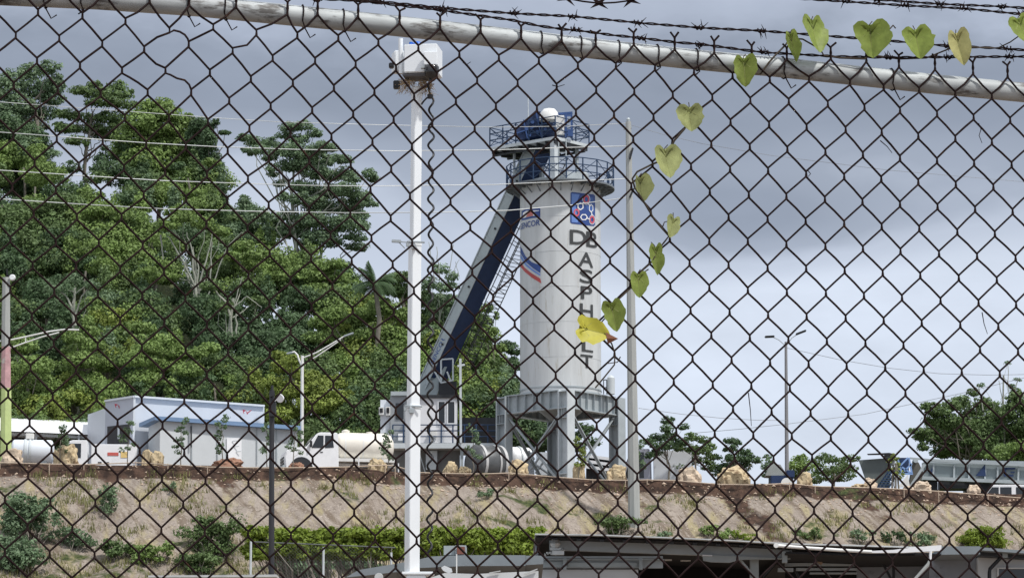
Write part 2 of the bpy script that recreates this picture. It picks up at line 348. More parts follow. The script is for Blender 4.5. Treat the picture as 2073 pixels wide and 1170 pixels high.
def limb(mb, a, b, r0, r1, rng, wob=.08, n=5):
    a, b = Vector(a), Vector(b); ln = (b-a).length; pts = [a+(b-a)*i/n+Vector(rng.normal(size=3))*ln*wob*(0 if i in (0, n) else 1)*.5 for i in range(n+1)]
    mb.tube(pts, r0, 6, r1)
def tree(name, label, cat, clumps, Y, base, lm, seed, size=.2, density=7, trunk_r=.18, bark=None, extra=None, group=None, limbs=True, dj=1.2):
    "clumps (px, py, rx px, ry px) give the crown as the photo shows it; base (px, py or None) is the foot of the trunk"
    rng = np.random.default_rng(seed); cl = []; density *= 1.5
    for cx, cy, rx, ry in clumps:
        rx *= 1.12; ry *= 1.3; yy = Y+rng.uniform(-dj, dj); p = P(cx, cy, yy); cl.append((p.x, p.y, p.z, S(rx, Y), S((rx+ry)/2, Y), S(ry, Y)))
    bx = P(base[0], 600, Y).x; bz = ground(bx, Y)
    if len(base) > 1 and base[1] is not None: bz = min(bz, P(base[0], base[1], Y).z)
    o = root(name, (bx, Y, bz), label, cat, group); V, Fq = leaves(cl, size*.86, density, rng); fast("crown", V, Fq, lm, o)
    mb = MB(); zs = [c[2] for c in cl]; zmid = min(zs)*.6+max(zs)*.4; xm = sum(c[0] for c in cl)/len(cl)
    top = Vector((bx*.35+xm*.65, Y, max(bz+.6, min(zmid, min(zs)+2)))); limb(mb, (bx, Y, bz-.3), top, trunk_r, trunk_r*.6, rng, .05, 6)
    if limbs:
        for c in cl:
            st = Vector((bx, Y, bz)).lerp(top, rng.uniform(.6, 1)); limb(mb, st, (c[0], c[1], c[2]), trunk_r*.3, trunk_r*.08, rng, .10, 5)
    for e in (extra or []): limb(mb, P(*e[0], Y-.6), P(*e[1], Y-.6), e[2], e[2]*.6, rng, .03, 5)
    mb.build("trunk", bark or BARK, o, smooth=60); return o

# ---------------------------------------------------------------- chain-link fence close to the viewer
NODES = """-6|-32,303,8 -30,383,14 -28,478,17 -26,582,32 -24,643,32 -22,725,37 -20,809,50 -18,891,60 -16,973,67 -14,1055,80 -12,1137,85 -10,1206,95 -8,1283,93 -6,1366,103 -4,1446,110 -2,1522,119 0,1593,123 2,1682,122 4,1754,127 6,1820,138 8,1893,143 10,1970,152 12,2040,158
-5|-37,77,25 -35,167,32 -33,254,43 -31,343,62 -29,432,55 -25,602,72 -23,685,77 -21,766,86 -19,847,97 -17,930,110 -15,1010,117 -13,1091,123 -11,1170,133 -9,1247,133 -7,1326,137 -5,1405,145 -3,1483,153 1,1638,160 3,1721,167 5,1789,177 7,1861,182 9,1934,190 11,2008,195
-4|-38,32,72 -36,120,78 -34,207,89 -32,292,100 -30,382,90 -28,471,103 -26,552,118 -24,638,123 -22,720,130 -20,802,138 -16,966,163 -14,1048,168 -12,1127,175 -10,1207,182 -8,1284,185 -6,1362,192 -4,1442,197 -2,1519,203 0,1597,205 2,1676,210 4,1750,217 6,1822,223 8,1897,230 10,1971,237 12,2045,243
-3|-37,75,123 -35,162,133 -33,247,143 -31,335,143 -29,425,147 -27,508,160 -25,593,168 -23,676,178 -21,758,186 -17,923,205 -15,1004,215 -13,1087,220 -11,1166,228 -9,1243,232 -7,1323,237 -5,1401,240 -3,1479,247 -1,1557,252 1,1633,257 3,1712,262 5,1785,267 7,1859,275 9,1934,280 11,2008,287
-2|-38,28,173 -36,117,183 -34,204,190 -32,299,187 -30,387,187 -28,464,204 -26,548,215 -24,632,223 -22,715,231 -20,797,242 -18,875,250 -16,961,260 -12,1125,272 -10,1203,278 -8,1282,282 -6,1361,287 -4,1440,292 -2,1518,297 0,1594,302 2,1671,307 4,1747,313 6,1822,320 8,1897,325 10,1972,330 12,2048,333
-1|-35,160,233 -33,253,238 -31,342,239 -29,421,247 -27,505,260 -25,588,270 -23,671,277 -21,754,287 -19,834,297 -17,917,305 -15,999,313 -13,1082,323 -11,1162,325 -9,1242,328 -7,1321,332 -5,1399,337 -3,1478,342 -1,1555,345 1,1632,352 3,1709,357 5,1784,362 7,1859,368 9,1935,373 11,2011,378
0|-36,115,281 -34,208,286 -32,296,292 -30,376,296 -28,461,305 -26,544,322 -24,626,326 -22,710,332 -20,792,342 -18,875,353 -16,956,360 -12,1118,372 -10,1199,378 -8,1278,377 -6,1359,380 -4,1437,388 -2,1516,394 0,1592,397 2,1670,403 4,1746,408 6,1822,413 8,1898,418 10,1974,423 12,2050,428
1|-33,251,340 -31,334,348 -29,419,353 -27,502,362 -25,585,372 -23,665,377 -21,750,383 -19,830,397 -17,912,408 -15,993,412 -13,1075,420 -11,1156,425 -9,1238,427 -5,1397,437 -3,1475,439 -1,1554,443 1,1631,447 3,1709,452 5,1785,458 7,1861,462 9,1938,469 11,2014,473
2|-36,113,385 -34,204,390 -30,377,403 -28,460,406 -26,544,415 -22,709,433 -20,791,442 -16,952,460 -12,1115,472 -8,1277,478 -6,1356,483 -4,1436,488 -2,1514,488 0,1592,494 2,1671,498 4,1747,503 6,1823,508 8,1901,513 10,1978,518 12,2056,522
3|-37,68,433 -35,156,439 -33,246,439 -31,331,452 -29,418,454 -27,501,462 -21,752,482 -17,914,498 -13,1075,513 -11,1155,520 -9,1235,527 -7,1315,528 -5,1396,532 -3,1475,536 -1,1554,542 1,1632,543 3,1710,547 5,1787,552 7,1863,557 9,1941,562 11,2018,566
4|-38,21,485 -36,113,490 -30,377,501 -28,460,506 -26,546,512 -22,712,528 -20,795,535 -18,876,542 -16,956,550 -14,1037,557 -12,1117,565 -8,1276,574 -6,1357,579 -4,1436,582 -2,1514,587 0,1593,591 2,1672,593 4,1749,598 6,1826,602 8,1904,608 10,1981,612 12,2057,616
5|-35,154,538 -29,419,554 -27,503,557 -25,588,567 -23,673,579 -21,756,580 -19,838,588 -17,919,595 -15,998,602 -13,1079,608 -11,1159,614 -7,1319,624 -5,1398,628 -3,1477,631 -1,1555,637 1,1633,640 3,1712,643 5,1789,648 7,1866,653 9,1944,657 11,2021,660
6|-22,714,628 -18,878,640 -16,961,645 -14,1042,655 -12,1122,662 -8,1282,670 -6,1360,675 -4,1440,678 -2,1518,683 0,1596,687 2,1674,690 4,1752,694 6,1829,698 8,1907,703 10,1984,707 12,2061,711
7|-25,588,670 -23,673,671 -21,756,672 -19,841,684 -15,1002,699 -13,1083,707 -11,1164,711 -9,1244,715 -7,1323,720 -5,1402,725 -3,1481,728 -1,1559,733 1,1637,736 3,1714,740 5,1792,743 7,1870,748 9,1947,752 11,2024,756
8|-30,376,708 -24,631,719 -18,880,742 -16,963,750 -14,1043,752 -12,1125,759 -10,1205,762 -8,1286,764 -6,1364,772 -4,1443,778 -2,1521,780 0,1599,785 2,1677,788 4,1755,793 6,1833,795 8,1910,800 10,1987,805 12,2065,808
9|-37,62,744 -35,154,749 -29,419,758 -27,503,765 -25,588,765 -23,675,778 -19,842,786 -13,1087,807 -11,1167,813 -9,1247,815 -7,1327,820 -5,1405,823 -3,1484,827 -1,1562,832 1,1641,835 3,1717,837 5,1796,840 7,1872,845 11,2027,852
10|-32,287,810 -30,373,810 -28,462,818 -26,547,825 -20,801,831 -18,883,840 -12,1128,855 -10,1208,861 -8,1288,866 -6,1369,872 -4,1447,877 -2,1525,880 0,1603,882 2,1682,885 4,1758,888 6,1836,892
11|-37,60,855 -35,150,858 -33,238,855 -31,329,860 -29,418,863 -27,504,865 -25,590,873 -23,673,882 -21,760,883 -19,844,890 -17,926,894 -15,1005,904 -13,1087,907 -11,1168,914 -9,1249,914 -7,1329,918 -5,1408,920 -3,1487,925 -1,1566,928 1,1644,925 7,1877,943 9,1955,945 11,2031,948
12|-34,194,910 -32,283,913 -30,373,915 -28,460,922 -26,547,920 -24,633,930 -20,801,934 -18,885,944 -16,967,945 -14,1046,955 -12,1129,959 -10,1210,966 -8,1290,964 -6,1370,968 -4,1450,977 -2,1528,978 0,1606,980 2,1685,983 4,1762,987 6,1840,995 8,1918,998 10,1995,1003 12,2072,998
13|-37,57,962 -35,149,963 -33,238,967 -31,328,968 -29,416,972 -27,503,977 -25,589,978 -23,675,983 -7,1332,1020 -5,1411,1022 -3,1491,1027 -1,1569,1030 1,1648,1032 3,1726,1037 5,1803,1040 7,1881,1042 9,1959,1045 11,2037,1047
14|-38,10,1010 -36,102,1015 -34,193,1017 -32,283,1020 -30,371,1020 -28,458,1027 -26,547,1030 -24,632,1033 -6,1373,1075 -4,1452,1077 -2,1532,1080 0,1610,1082 2,1688,1085 4,1767,1085 6,1844,1088 8,1922,1092 10,2000,1092"""
HM = np.array([[ 0.5315582, 0.0022667, 0.3758912], [ 0.0350214, 0.3246309,-0.1271304], [ 0.0228051,-0.0078867, 0.672897 ]])

FN = Vector((-.291, .957, 0)).normalized(); FR = Vector((FN.y, -FN.x, 0)); FD = P(1036, 585, 5.1)   # fence plane: normal away from the viewer, direction along it
def FP(px, py, off=0.):                 # point of the fence plane behind that spot of the photo (off: metres behind the mesh)
    o = Vector((0, 0, EYE)); d = P(px, py, 5)-o; t = ((FD-o).dot(FN)+off)/d.dot(FN); return o+d*t
meas = {}
for ln in NODES.split("\n"):
    r_, it = ln.split("|")
    for s_ in it.split():
        a, b, c = map(int, s_.split(",")); meas[(a, int(r_))] = (b, c)
def hom(c, r):
    v = HM @ np.array([c/20, r/10, 1.]); return np.array([v[0]/v[2]*1000+1036, v[1]/v[2]*1000+585])
mk = np.array(list(meas.keys()), float); mres = np.array([np.array(meas[k])-hom(*k) for k in meas])
def node_px(c, r):
    if (c, r) in meas: return np.array(meas[(c, r)], float)
    d2 = ((mk[:, 0]-c)/1.)**2+((mk[:, 1]-r)/1.)**2; i = np.argsort(d2)[:6]; w_ = 1/(d2[i]+.5); near = math.exp(-max(0, d2[i[0]]**.5-3)/5)
    return hom(c, r)+(mres[i]*w_[:, None]).sum(0)/w_.sum()*near
CMIN, CMAX, RMIN, RMAX = -104, 74, -6, 62
fence = root("chain_link_fence", tuple(FP(1036, 585)[:2])+(0,), "rusty diamond chain link fence with pale top rail across the whole view", "fence")
NC = {}
def node(c, r):
    if (c, r) not in NC:
        q = node_px(c, r); NC[(c, r)] = FP(q[0], q[1])
    return NC[(c, r)]
BENT = {((-31, -5), (-30, -4)): [(352, 62), (364, 65), (374, 71), (380, 79)], ((-31, -3), (-30, -2)): [(345, 152), (358, 159), (374, 163), (383, 172)], ((-32, -4), (-31, -3)): [(302, 117), (316, 130)], ((-33, -3), (-32, -2)): [(262, 157), (280, 168)], ((-27, -5), (-28, -4)): [(500, 92)], ((-31, -5), (-32, -4)): [(318, 76)]}
mesh = MB(); UP = Vector((0, 0, 1)); rg = np.random.default_rng(3); WR = .00172
for wi in range(CMIN, CMAX):
    pts = []
    for r in range(RMIN, RMAX):
        left = (wi+r) % 2 == 0; n_ = node(wi if left else wi+1, r); s_ = 1 if left else -1; e = FR*(-.0003*s_)
        if r == RMIN:
            pts += [n_+UP*.021+e*.3+FN*.001*s_, n_+UP*.011-e+FN*.0012*-s_, n_+UP*.002+e+FN*.0012*s_]
        else: pts += [n_+UP*.0038+e-FN*.0014*s_, n_-UP*.0038+e+FN*.0014*s_]
        nx = node(wi+1 if left else wi, r+1); mid = (n_+nx)/2
        ka, kb = ((wi if left else wi+1), r), ((wi+1 if left else wi), r+1)
        if (ka, kb) in BENT: pts += [FP(q[0], q[1]) for q in BENT[(ka, kb)]]
        elif r < 16: pts.append(mid+FR*rg.normal()*.00018+UP*rg.normal()*.00015)
    if rg.random() < .97: pts = [pts[0]+FR*rg.uniform(.004, .009)*s0+UP*rg.uniform(.004, .009) for s0 in ((-1 if (wi+RMIN) % 2 == 0 else 1),)]+pts
    mesh.tube(pts, WR, 6)
mesh.build("wire_mesh", RUST, fence, smooth=60)

RAILPX = [(-400, -40), (0, -10), (200, -1), (400, 13), (520, 25), (693, 42), (866, 60), (1040, 80), (1207, 100), (1373, 118), (1507, 131), (1560, 135), (1727, 153), (1893, 171), (2073, 188), (2400, 222)]
mbx = MB(); rp = [FP(x, y, .019) for x, y in RAILPX]; rp = [rp[0]+(rp[0]-rp[2]).normalized()*1.9]+rp+[rp[-1]+(rp[-1]-rp[-3]).normalized()*1.5]; mbx.tube(rp, .0158, 20); mbx.build("top_rail", GALV, fence, smooth=60)
# posts: just outside the picture on both sides
for px in (-260, 2330):
    ry = np.interp(px, [a for a, b in RAILPX], [b for a, b in RAILPX]); p = FP(px, ry, .045); mbx = MB(); mbx.tube([(p.x, p.y, 0), (p.x, p.y, p.z+.03)], .03, 16); po = mbx.build("fence_post", GALV, fence, smooth=60)
def interp_px(path, step):
    out_ = []; path = [np.array(q, float) for q in path]
    for a, b in zip(path, path[1:]):
        n_ = max(1, int(np.linalg.norm(b-a)/step))
        for i in range(n_): out_.append(a+(b-a)*i/n_)
    out_.append(path[-1]); return out_
BW = [(.004, [(-300, -110), (300, -38), (630, -2), (707, 1), (770, 7), (830, 14), (897, 22), (1040, 42), (1090, 53), (1140, 60), (1167, 62), (1240, 72), (1300, 78), (1373, 87), (1417, 90), (1507, 102), (1550, 107), (1693, 115), (1800, 117), (1920, 116), (2073, 115), (2400, 117)],
       [(1165, 60), (1417, 91), (1300, 78), (1548, 106), (1800, 117), (1920, 116), (2045, 115), (897, 21), (643, 0)]),
      (.03, [(-300, -118), (300, -50), (600, -8), (707, -2), (770, 4), (897, 17), (1040, 28), (1160, 34), (1293, 47), (1417, 57), (1540, 63), (1683, 74), (1800, 83), (1913, 93), (2040, 99), (2073, 102), (2400, 120)],
       [(770, 5), (900, 17), (1042, 27), (1160, 34), (1293, 46), (1417, 57), (1543, 63), (1797, 83), (1920, 94), (2040, 98)]),
      (.10, [(1200, -60), (1620, -2), (1713, 4), (1833, 12), (1953, 18), (2073, 30), (2400, 60)], [(1713, 3), (1833, 11), (1953, 17), (2070, 29)]),
      (.12, [(1300, -50), (1777, 0), (1903, 9), (2030, 14), (2073, 17), (2400, 40)], [(1903, 8), (2030, 14), (1777, 0)])]
for off, path, barbs in BW:
    b_ = MB(); cpts = [FP(q[0], q[1], off) for q in interp_px(path, 9)]; e0 = (cpts[0]-cpts[12]).normalized(); cpts = [cpts[0]+e0*.008*i for i in range(200, 0, -1)]+cpts
    for ph in (0, math.pi):
        b_.tube([p+(UP*math.cos(i*.95+ph)+FN*math.sin(i*.95+ph))*.0014 for i, p in enumerate(cpts)], .0012, 5)
    for bx_, by_ in barbs:
        c_ = FP(bx_, by_, off); ang0 = rg.uniform(0, 6.28)
        b_.tube([c_+FR*(i-8)*.0009+(UP*math.cos(i*.9)+FN*math.sin(i*.9))*.0032 for i in range(17)], .0011, 5)
        for k_ in range(4):
            sgn = 1 if k_ % 2 else -1; a_ = R(rg.uniform(25, 80))*(1 if rg.random() < .8 else -1); d_ = (FR*math.cos(a_)*rg.choice([-1, 1])+UP*math.sin(a_)*sgn+FN*rg.uniform(-.3, .3)).normalized()
            st_ = c_+FR*(-.004 if k_ < 2 else .004); b_.tube([st_, st_+d_*rg.uniform(.009, .014)], .0012, 5, .0003)
    b_.build("barbed_wire", BARB, fence, smooth=60)
# ties that hold the mesh to the rail and loose clipped ends
b_ = MB()
for tx, ln_ in ((85, 1), (160, 0), (375, 1), (450, 1), (608, 1), (690, 1), (1090, 0), (1170, 0), (1247, 0), (1326, 0), (1405, 0), (1580, 1), (1800, 1)):
    ry = float(np.interp(tx, [a for a, b in RAILPX], [b for a, b in RAILPX])); c_ = FP(tx, ry, .019); loop = []
    for i in range(13):
        a_ = -.6+i*.46; loop.append(c_+UP*math.sin(a_)*.0175-FN*math.cos(a_)*.0175+FR*.0006*i)
    t_ = MB(); t_.tube(loop, .0011, 5); e_ = loop[0]; t_.tube([e_, e_-UP*.012+FR*.004, e_-UP*(.018+.008*ln_)+FR*(.012 if ln_ else -.003), e_-UP*(.016+.004*ln_)+FR*.02*ln_], .0011, 5)
    t_.build("tie_wire", BARB, fence, smooth=60)
for q in ([(937, 127), (944, 132), (953, 126)], [(1118, 173), (1130, 176), (1143, 172)], [(1981, 250), (1986, 262), (1982, 275), (1988, 290)], [(1988, 632), (1992, 655), (1999, 676)], [(1515, 795), (1519, 830), (1521, 862)], [(1635, 345), (1641, 352), (1636, 358)], [(1782, 285), (1796, 297), (1806, 310)]):
    t_ = MB(); t_.tube([FP(a, b, -.003) for a, b in q], .0009, 5, .0005); t_.build("loose_wire_end", BARB, fence, smooth=60)
# razor coil: only the lowest part of one turn dips into the picture
rz = MB(); cc = FP(1200, -400, .25); arc = []
for i in range(80):
    a_ = 2*math.pi*i/80; arc.append(cc+FR*math.cos(a_)*.235+UP*math.sin(a_)*.235)
arc.append(arc[0]); lowz = FP(1200, 6, .25).z; dz_ = lowz-min(p.z for p in arc); arc = [p+UP*dz_ for p in arc]; rz.tube(arc, .0016, 6, cap=False)
for i in range(0, 80, 3):
    a, b = arc[i], arc[i+1]; d_ = (b-a).normalized(); nrm = d_.cross(FN)
    for s_ in (1, -1):
        m_ = (a+b)/2; rz.prism([m_-d_*.005, m_+nrm*s_*.004-d_*.016+nrm*s_*.006, m_+nrm*s_*.004, m_+nrm*s_*.010+d_*.016, m_+d_*.005], FN*.0006)
rz.build("razor_wire", BARB, fence, smooth=50)

# ---------------------------------------------------------------- vines
VL = mat("vine_leaf", (.29, .37, .085), .5, 0, .34, 60, trans=.45, spec=.3)
VLP = mat("pale_vine_leaf", (.42, .46, .19), .5, 0, .32, 60, trans=.45, spec=.3)
VLY = mat("yellow_vine_leaf", (.62, .58, .08), .5, 0, .2, 40, spots=(.42, .33, .12), spot_scale=25, spot_amt=.38, trans=.4, spec=.3)
VLD = mat("withered_leaf", (.50, .48, .20), .6, 0, .3, 50, spots=(.16, .09, .05), spot_scale=45, spot_amt=.38, trans=.35)
VEIN = mat("leaf_vein", (.50, .52, .22), .6, trans=.4)
VSTEM = mat("vine_stem", (.045, .032, .02), .8, 0, .3, 40)
HALF = [(0, .17), (.09, .05), (.22, -.03), (.36, -.02), (.47, .08), (.53, .20), (.50, .31), (.53, .38), (.52, .50), (.44, .62), (.40, .70), (.27, .82), (.16, .92), (0, 1.0)]
def leaf(parent, cx, cy, ln_, wd, ang, m, fold=.3, off=-.006, fr=None, label=None, tilt=0.):
    """heart-shaped lobed blade: length px, width px, ang = direction of the tip (0 down, + to the right); fold lifts both halves about the midrib"""
    c_ = FP(cx, cy, off); k_ = (FP(cx+1, cy)-FP(cx, cy)).length; u = (FR*math.sin(ang)-UP*math.cos(ang)); v = (FR*math.cos(ang)+UP*math.sin(ang))
    rr0 = np.random.default_rng(int(cy*3+cx)); yw = rr0.uniform(-.6, .6); Lm, Wm = ln_*k_*.96, wd*k_*.94/math.cos(yw); v = v*math.cos(yw)+FN*math.sin(yw); u = (u*math.cos(.3*yw)-FN*math.sin(.3*yw)); curl = rr0.uniform(-.25, .35); nr = 6; vs = []; fs = []; rr = np.random.default_rng(int(cx))
    for s_ in (-1, 1):
        base = len(vs)
        for i, (hx, hy) in enumerate(HALF):
            jit = 1+rr.normal()*.05+.10*s_*math.sin(i*.5+cx)
            for j in range(nr):
                t_ = j/(nr-1); x = hx*t_*jit*(fr[0] if fr and s_ < 0 else fr[1] if fr else 1); y = .18+(hy-.18)*(.15+.85*t_) if i < 4 else hy
                if i < 4: y = (.18+(i*.06))*(1-t_)+hy*t_
                zz = fold*1.5*abs(x)+.09*math.sin(y*9+x*6)*t_+.10*(y-.5)**2+tilt*y+curl*max(0, y-.55)**2*2
                vs.append(c_+u*(y-.5)*Lm+v*s_*x*Wm-FN*zz*Wm*.6)
        n_ = len(HALF)
        for i in range(n_-1):
            for j in range(nr-1):
                a = base+i*nr+j; fs.append((a, a+1, a+nr+1, a+nr))
    mb = MB(); mb.add(vs, fs); off_ = wloc(parent); me = bpy.data.meshes.new("leaf"); me.from_pydata([tuple(p-off_) for p in mb.v], [], mb.f); me.materials.append(m)
    me.polygons.foreach_set('use_smooth', [True]*len(me.polygons)); o = bpy.data.objects.new("leaf", me); COL.objects.link(o); o.parent = parent
    if label: o['label'] = label
    pt = MB(); b0 = c_+u*(.17-.5)*Lm; pt.tube([b0, b0+UP*.006+FN*.001, b0+UP*.012+FR*rr0.uniform(-.006, .006)+FN*.004], .0008, 5); pt.build("leaf_stalk", VSTEM, o)
    vn = MB()
    for q in ((0, .97), (.34, .45), (-.34, .45), (.30, .2), (-.30, .2)):
        vn.tube([c_+u*(.22-.5)*Lm-FN*(.0002), c_+u*(q[1]-.5)*Lm+v*q[0]*Wm-FN*(fold*abs(q[0])*Wm*.6+.0002)], .0004, 4, .0002)
    vn.build("leaf_vein", VEIN, o); return o
def stem(parent, path, r=.0017, off=-.004):
    mb = MB(); mb.tube([FP(a, b, off+(.003*math.sin(i*1.7))) for i, (a, b) in enumerate(path)], r, 6, r*.7); mb.build("stem", VSTEM, parent, smooth=60)
v1 = root("vine", FP(1300, 740, -.004), "vine with eight leaves hanging down the fence mesh, lowest leaf yellow", "vine", None)
stem(v1, [(1412, 215), (1400, 235), (1385, 262), (1365, 285), (1358, 300), (1340, 325), (1320, 333), (1290, 348), (1280, 362), (1285, 380), (1298, 400), (1313, 425), (1325, 445), (1340, 462), (1354, 478), (1345, 490), (1335, 502), (1325, 520), (1317, 533), (1300, 548), (1285, 575), (1262, 597), (1250, 608), (1232, 636), (1215, 655), (1225, 680), (1238, 695), (1245, 715), (1244, 738), (1222, 765), (1205, 785)])
stem(v1, [(1342, 458), (1345, 450), (1352, 448)], .001); stem(v1, [(1313, 545), (1305, 550), (1296, 552)], .001); stem(v1, [(1256, 722), (1250, 733), (1228, 736)], .001)
leaf(v1, 1397, 240, 54, 50, .1, VLP, .25, label="pale rounded leaf, topmost on the hanging vine")
leaf(v1, 1350, 329, 66, 60, .15, VLP, .4, label="large two-toned leaf folded along its midrib")
leaf(v1, 1297, 383, 54, 34, .2, VLP, .5, fr=(.5, 1.2))
leaf(v1, 1360, 460, 46, 30, -.25, VLP, .5)
leaf(v1, 1328, 526, 62, 30, .12, VL, .5, fr=(.8, 1))
leaf(v1, 1293, 577, 52, 36, .05, VL, .3, label="smooth oval green leaf in front of the concrete pole")
leaf(v1, 1242, 640, 64, 40, .25, VL, .3)
leaf(v1, 1201, 670, 72, 54, 1.35, VLY, .35, label="big yellow leaf with a brown tip, lowest on the vine")
tp = MB(); c_ = FP(1234, 686, -.008); tp.add([c_+UP*.010-FR*.006, c_+FR*.014+UP*.001, c_-UP*.008-FR*.003, c_-FR*.006-FN*.004], [(0, 1, 3), (1, 2, 3)]); tp.build("dead_tip", mat("dead_leaf_tip", (.16, .06, .03), .8), v1)
v2 = root("vine", FP(1640, 125, -.004), "vine with seven leaves creeping along the barbed wire above the rail", "vine", None)
stem(v2, [(1500, 148), (1540, 150), (1556, 128), (1570, 112), (1590, 92), (1600, 78), (1625, 80), (1660, 100), (1668, 113), (1700, 118), (1750, 120), (1763, 112), (1766, 100), (1776, 82), (1795, 66), (1808, 52), (1813, 58)], .0016, .0)
stem(v2, [(1766, 112), (1820, 120), (1875, 118), (1920, 100), (1960, 96), (2020, 98), (2045, 86), (2062, 74)], .0014, .006)
leaf(v2, 1507, 145, 62, 44, .12, VL, .35, label="drooping green leaf over the lower edge of the top rail")
leaf(v2, 1605, 95, 62, 32, .3, VL, .5, fr=(.6, .8))
leaf(v2, 1649, 72, 78, 60, .15, VL, .4, label="large heart-shaped leaf, highest above the rail")
leaf(v2, 1763, 82, 72, 64, .12, VL, .35)
leaf(v2, 1857, 88, 64, 60, .22, VL, .35)
leaf(v2, 1942, 98, 70, 44, .3, VLD, .5, label="withered pale leaf with brown edge on the barbed wire")
leaf(v2, 2070, 62, 60, 56, .4, VL, .3)

# ---------------------------------------------------------------- storage silo on its steel frame
CX, CY = P(1135, 780, 176).x, 176.0
LV = Vector((-.762, .647, 0)); RV = Vector((.647, .762, 0)); UP = Vector((0, 0, 1)); HS = 2.085
def fr(a, b, z_): return Vector((CX, CY, 0))+LV*a+RV*b+UP*z_
zg = P(1143, 788, 173.06).z; gb = zg-.97; zs1 = P(1135, 366, 173.9).z; RS = 2.11
silo = root("storage_silo", (CX, CY, ZT), "tall pale cylindrical asphalt silo with vertical lettering on four steel legs", "silo")
def cyl(a, z_, r=RS): return Vector((CX+r*math.sin(a), CY-r*math.cos(a), z_))
m = MB(); m.lathe([(RS, zg+.02), (RS, zs1)], (CX, CY, 0), 96, cap=False); m.lathe([(RS-.02, zs1), (.1, zs1+.35)], (CX, CY, 0), 48); m.build("shell", SILO, silo, smooth=40)
m = MB()
for i in range(1, 6): zz = zg+(zs1-zg)*i/6; m.lathe([(RS+.004, zz-.012), (RS+.009, zz-.008), (RS+.009, zz+.008), (RS+.004, zz+.012)], (CX, CY, 0), 96, cap=False)
m.build("weld_seam", SILO, silo, smooth=40)
m = MB()
for zz in (zg+.02, zg+.25): m.lathe([(RS+.035, zz), (RS+.035, zz+.07)], (CX, CY, 0), 96)
m.build("base_ring", STEEL, silo, smooth=40)
m = MB(); m.lathe([(RS-.05, zg), (.55, P(1135, 846, 175).z)], (CX, CY, 0), 40); m.build("discharge_cone", STEEL, silo, smooth=40)
m = MB(); zc = P(1135, 846, 175).z; m.lathe([(.5, zc), (.55, zc-.25), (.3, zc-.45)], (CX+.3, CY-.5, 0), 20); m.build("discharge_gate", mat("rusty_steel", (.10, .05, .04), .8, .2, .4, 4), silo, smooth=40)
def wrap(txt, a0, a1, z0, z1, m_, name, bold=.03, r=RS+.012, thick=.02, label=None):
    V, Fq = text2d(txt, bold); n_ = len(V); mb = MB()
    for rr in (r+thick, ):
        mb.add([cyl(a0+(a1-a0)*x, z0+(z1-z0)*y, rr) for x, y in V], Fq)
    o = mb.build(name, m_, silo)
    if label: o['label'] = label
    return o
def zsil(py, a): return P(1036, py, CY-RS*math.cos(a)).z
def asin_px(px): return math.asin(max(-1, min(1, (px-1135)/83.5)))
for ch, x0, x1, y0, y1 in (("D", 1153, 1187, 466, 495), ("B", 1187, 1210, 470, 501), ("A", 1170, 1201, 511, 540), ("S", 1173, 1200, 546, 573), ("P", 1175, 1199, 580, 606), ("H", 1173, 1200, 615, 644), ("A", 1172, 1200, 651, 679), ("L", 1177, 1200, 688, 712), ("T", 1174, 1199, 718, 744)):
    am = asin_px((x0+x1)/2); wrap(ch, asin_px(x0), asin_px(x1), zsil(y1, am), zsil(y0, am), LETTER, "letter", .012, label="dark letter %s painted on the silo" % ch if ch not in "A" else None)
def patch(poly, m_, name, r=RS+.012, n=10, parent=silo):
    "flat decal on the shell: poly in photo px, split into vertical strips"
    xs_ = [p[0] for p in poly]; x0, x1 = min(xs_), max(xs_); bmh = bmesh.new(); vs = [bmh.verts.new((x, y, 0)) for x, y in poly]; bmh.faces.new(vs)
    for i in range(1, n): bmesh.ops.bisect_plane(bmh, geom=bmh.verts[:]+bmh.edges[:]+bmh.faces[:], plane_co=(x0+(x1-x0)*i/n, 0, 0), plane_no=(1, 0, 0))
    bmh.verts.index_update(); mb = MB(); pts = []
    for v in bmh.verts:
        a = asin_px(v.co.x); pts.append(cyl(a, zsil(v.co.y, a), r))
    mb.add(pts, [tuple(v.index for v in f.verts) for f in bmh.faces]); bmh.free(); return mb.build(name, m_, parent)
emb = patch([(1155, 391), (1158, 389), (1203, 394), (1206, 397), (1206, 455), (1203, 458), (1157, 453), (1154, 450)], DBLUE, "emblem_panel"); emb['label'] = "blue square emblem with white and red molecule drawing"
patch([(1157, 392), (1174, 394), (1165, 415), (1170, 451), (1157, 450)], LBLUE, "emblem_field", RS+.02, parent=emb)
patch([(1176, 398), (1201, 400), (1203, 430), (1190, 425)], mat("decal_mid_blue", (.05, .12, .36), .5), "emblem_field", RS+.020, parent=emb)
def ringpx(cx, cy, rx, ry, th, m_, n=6, rot=0.):
    mb = MB(); pts = []
    for rr in (1, 1-th):
        for i in range(n):
            a_ = 2*math.pi*i/n+rot; x = cx+rx*rr*math.cos(a_); y = cy+ry*rr*math.sin(a_); a = asin_px(x); pts.append(cyl(a, zsil(y, a), RS+.032))
    mb.add(pts, [(i, (i+1) % n, n+(i+1) % n, n+i) for i in range(n)]); return mb.build("emblem_mark", m_, emb)
REDP = mat("emblem_red", (.62, .10, .14), .5, 0, .1, 3)
for a in ((1175, 418, 7, 8, .3, WHITE, 6, .5), (1197, 422, 5, 9, .3, WHITE, 6, .5), (1182, 440, 8, 7, .3, WHITE, 6, 0), (1187, 404, 6, 9, .42, REDP, 14, 0), (1167, 431, 6, 8, .42, REDP, 14, 0), (1199, 445, 5, 8, .42, REDP, 14, 0), (1187, 404, 8, 11, .12, WHITE, 14, 0), (1199, 445, 6.5, 10, .12, WHITE, 14, 0)): ringpx(*a)
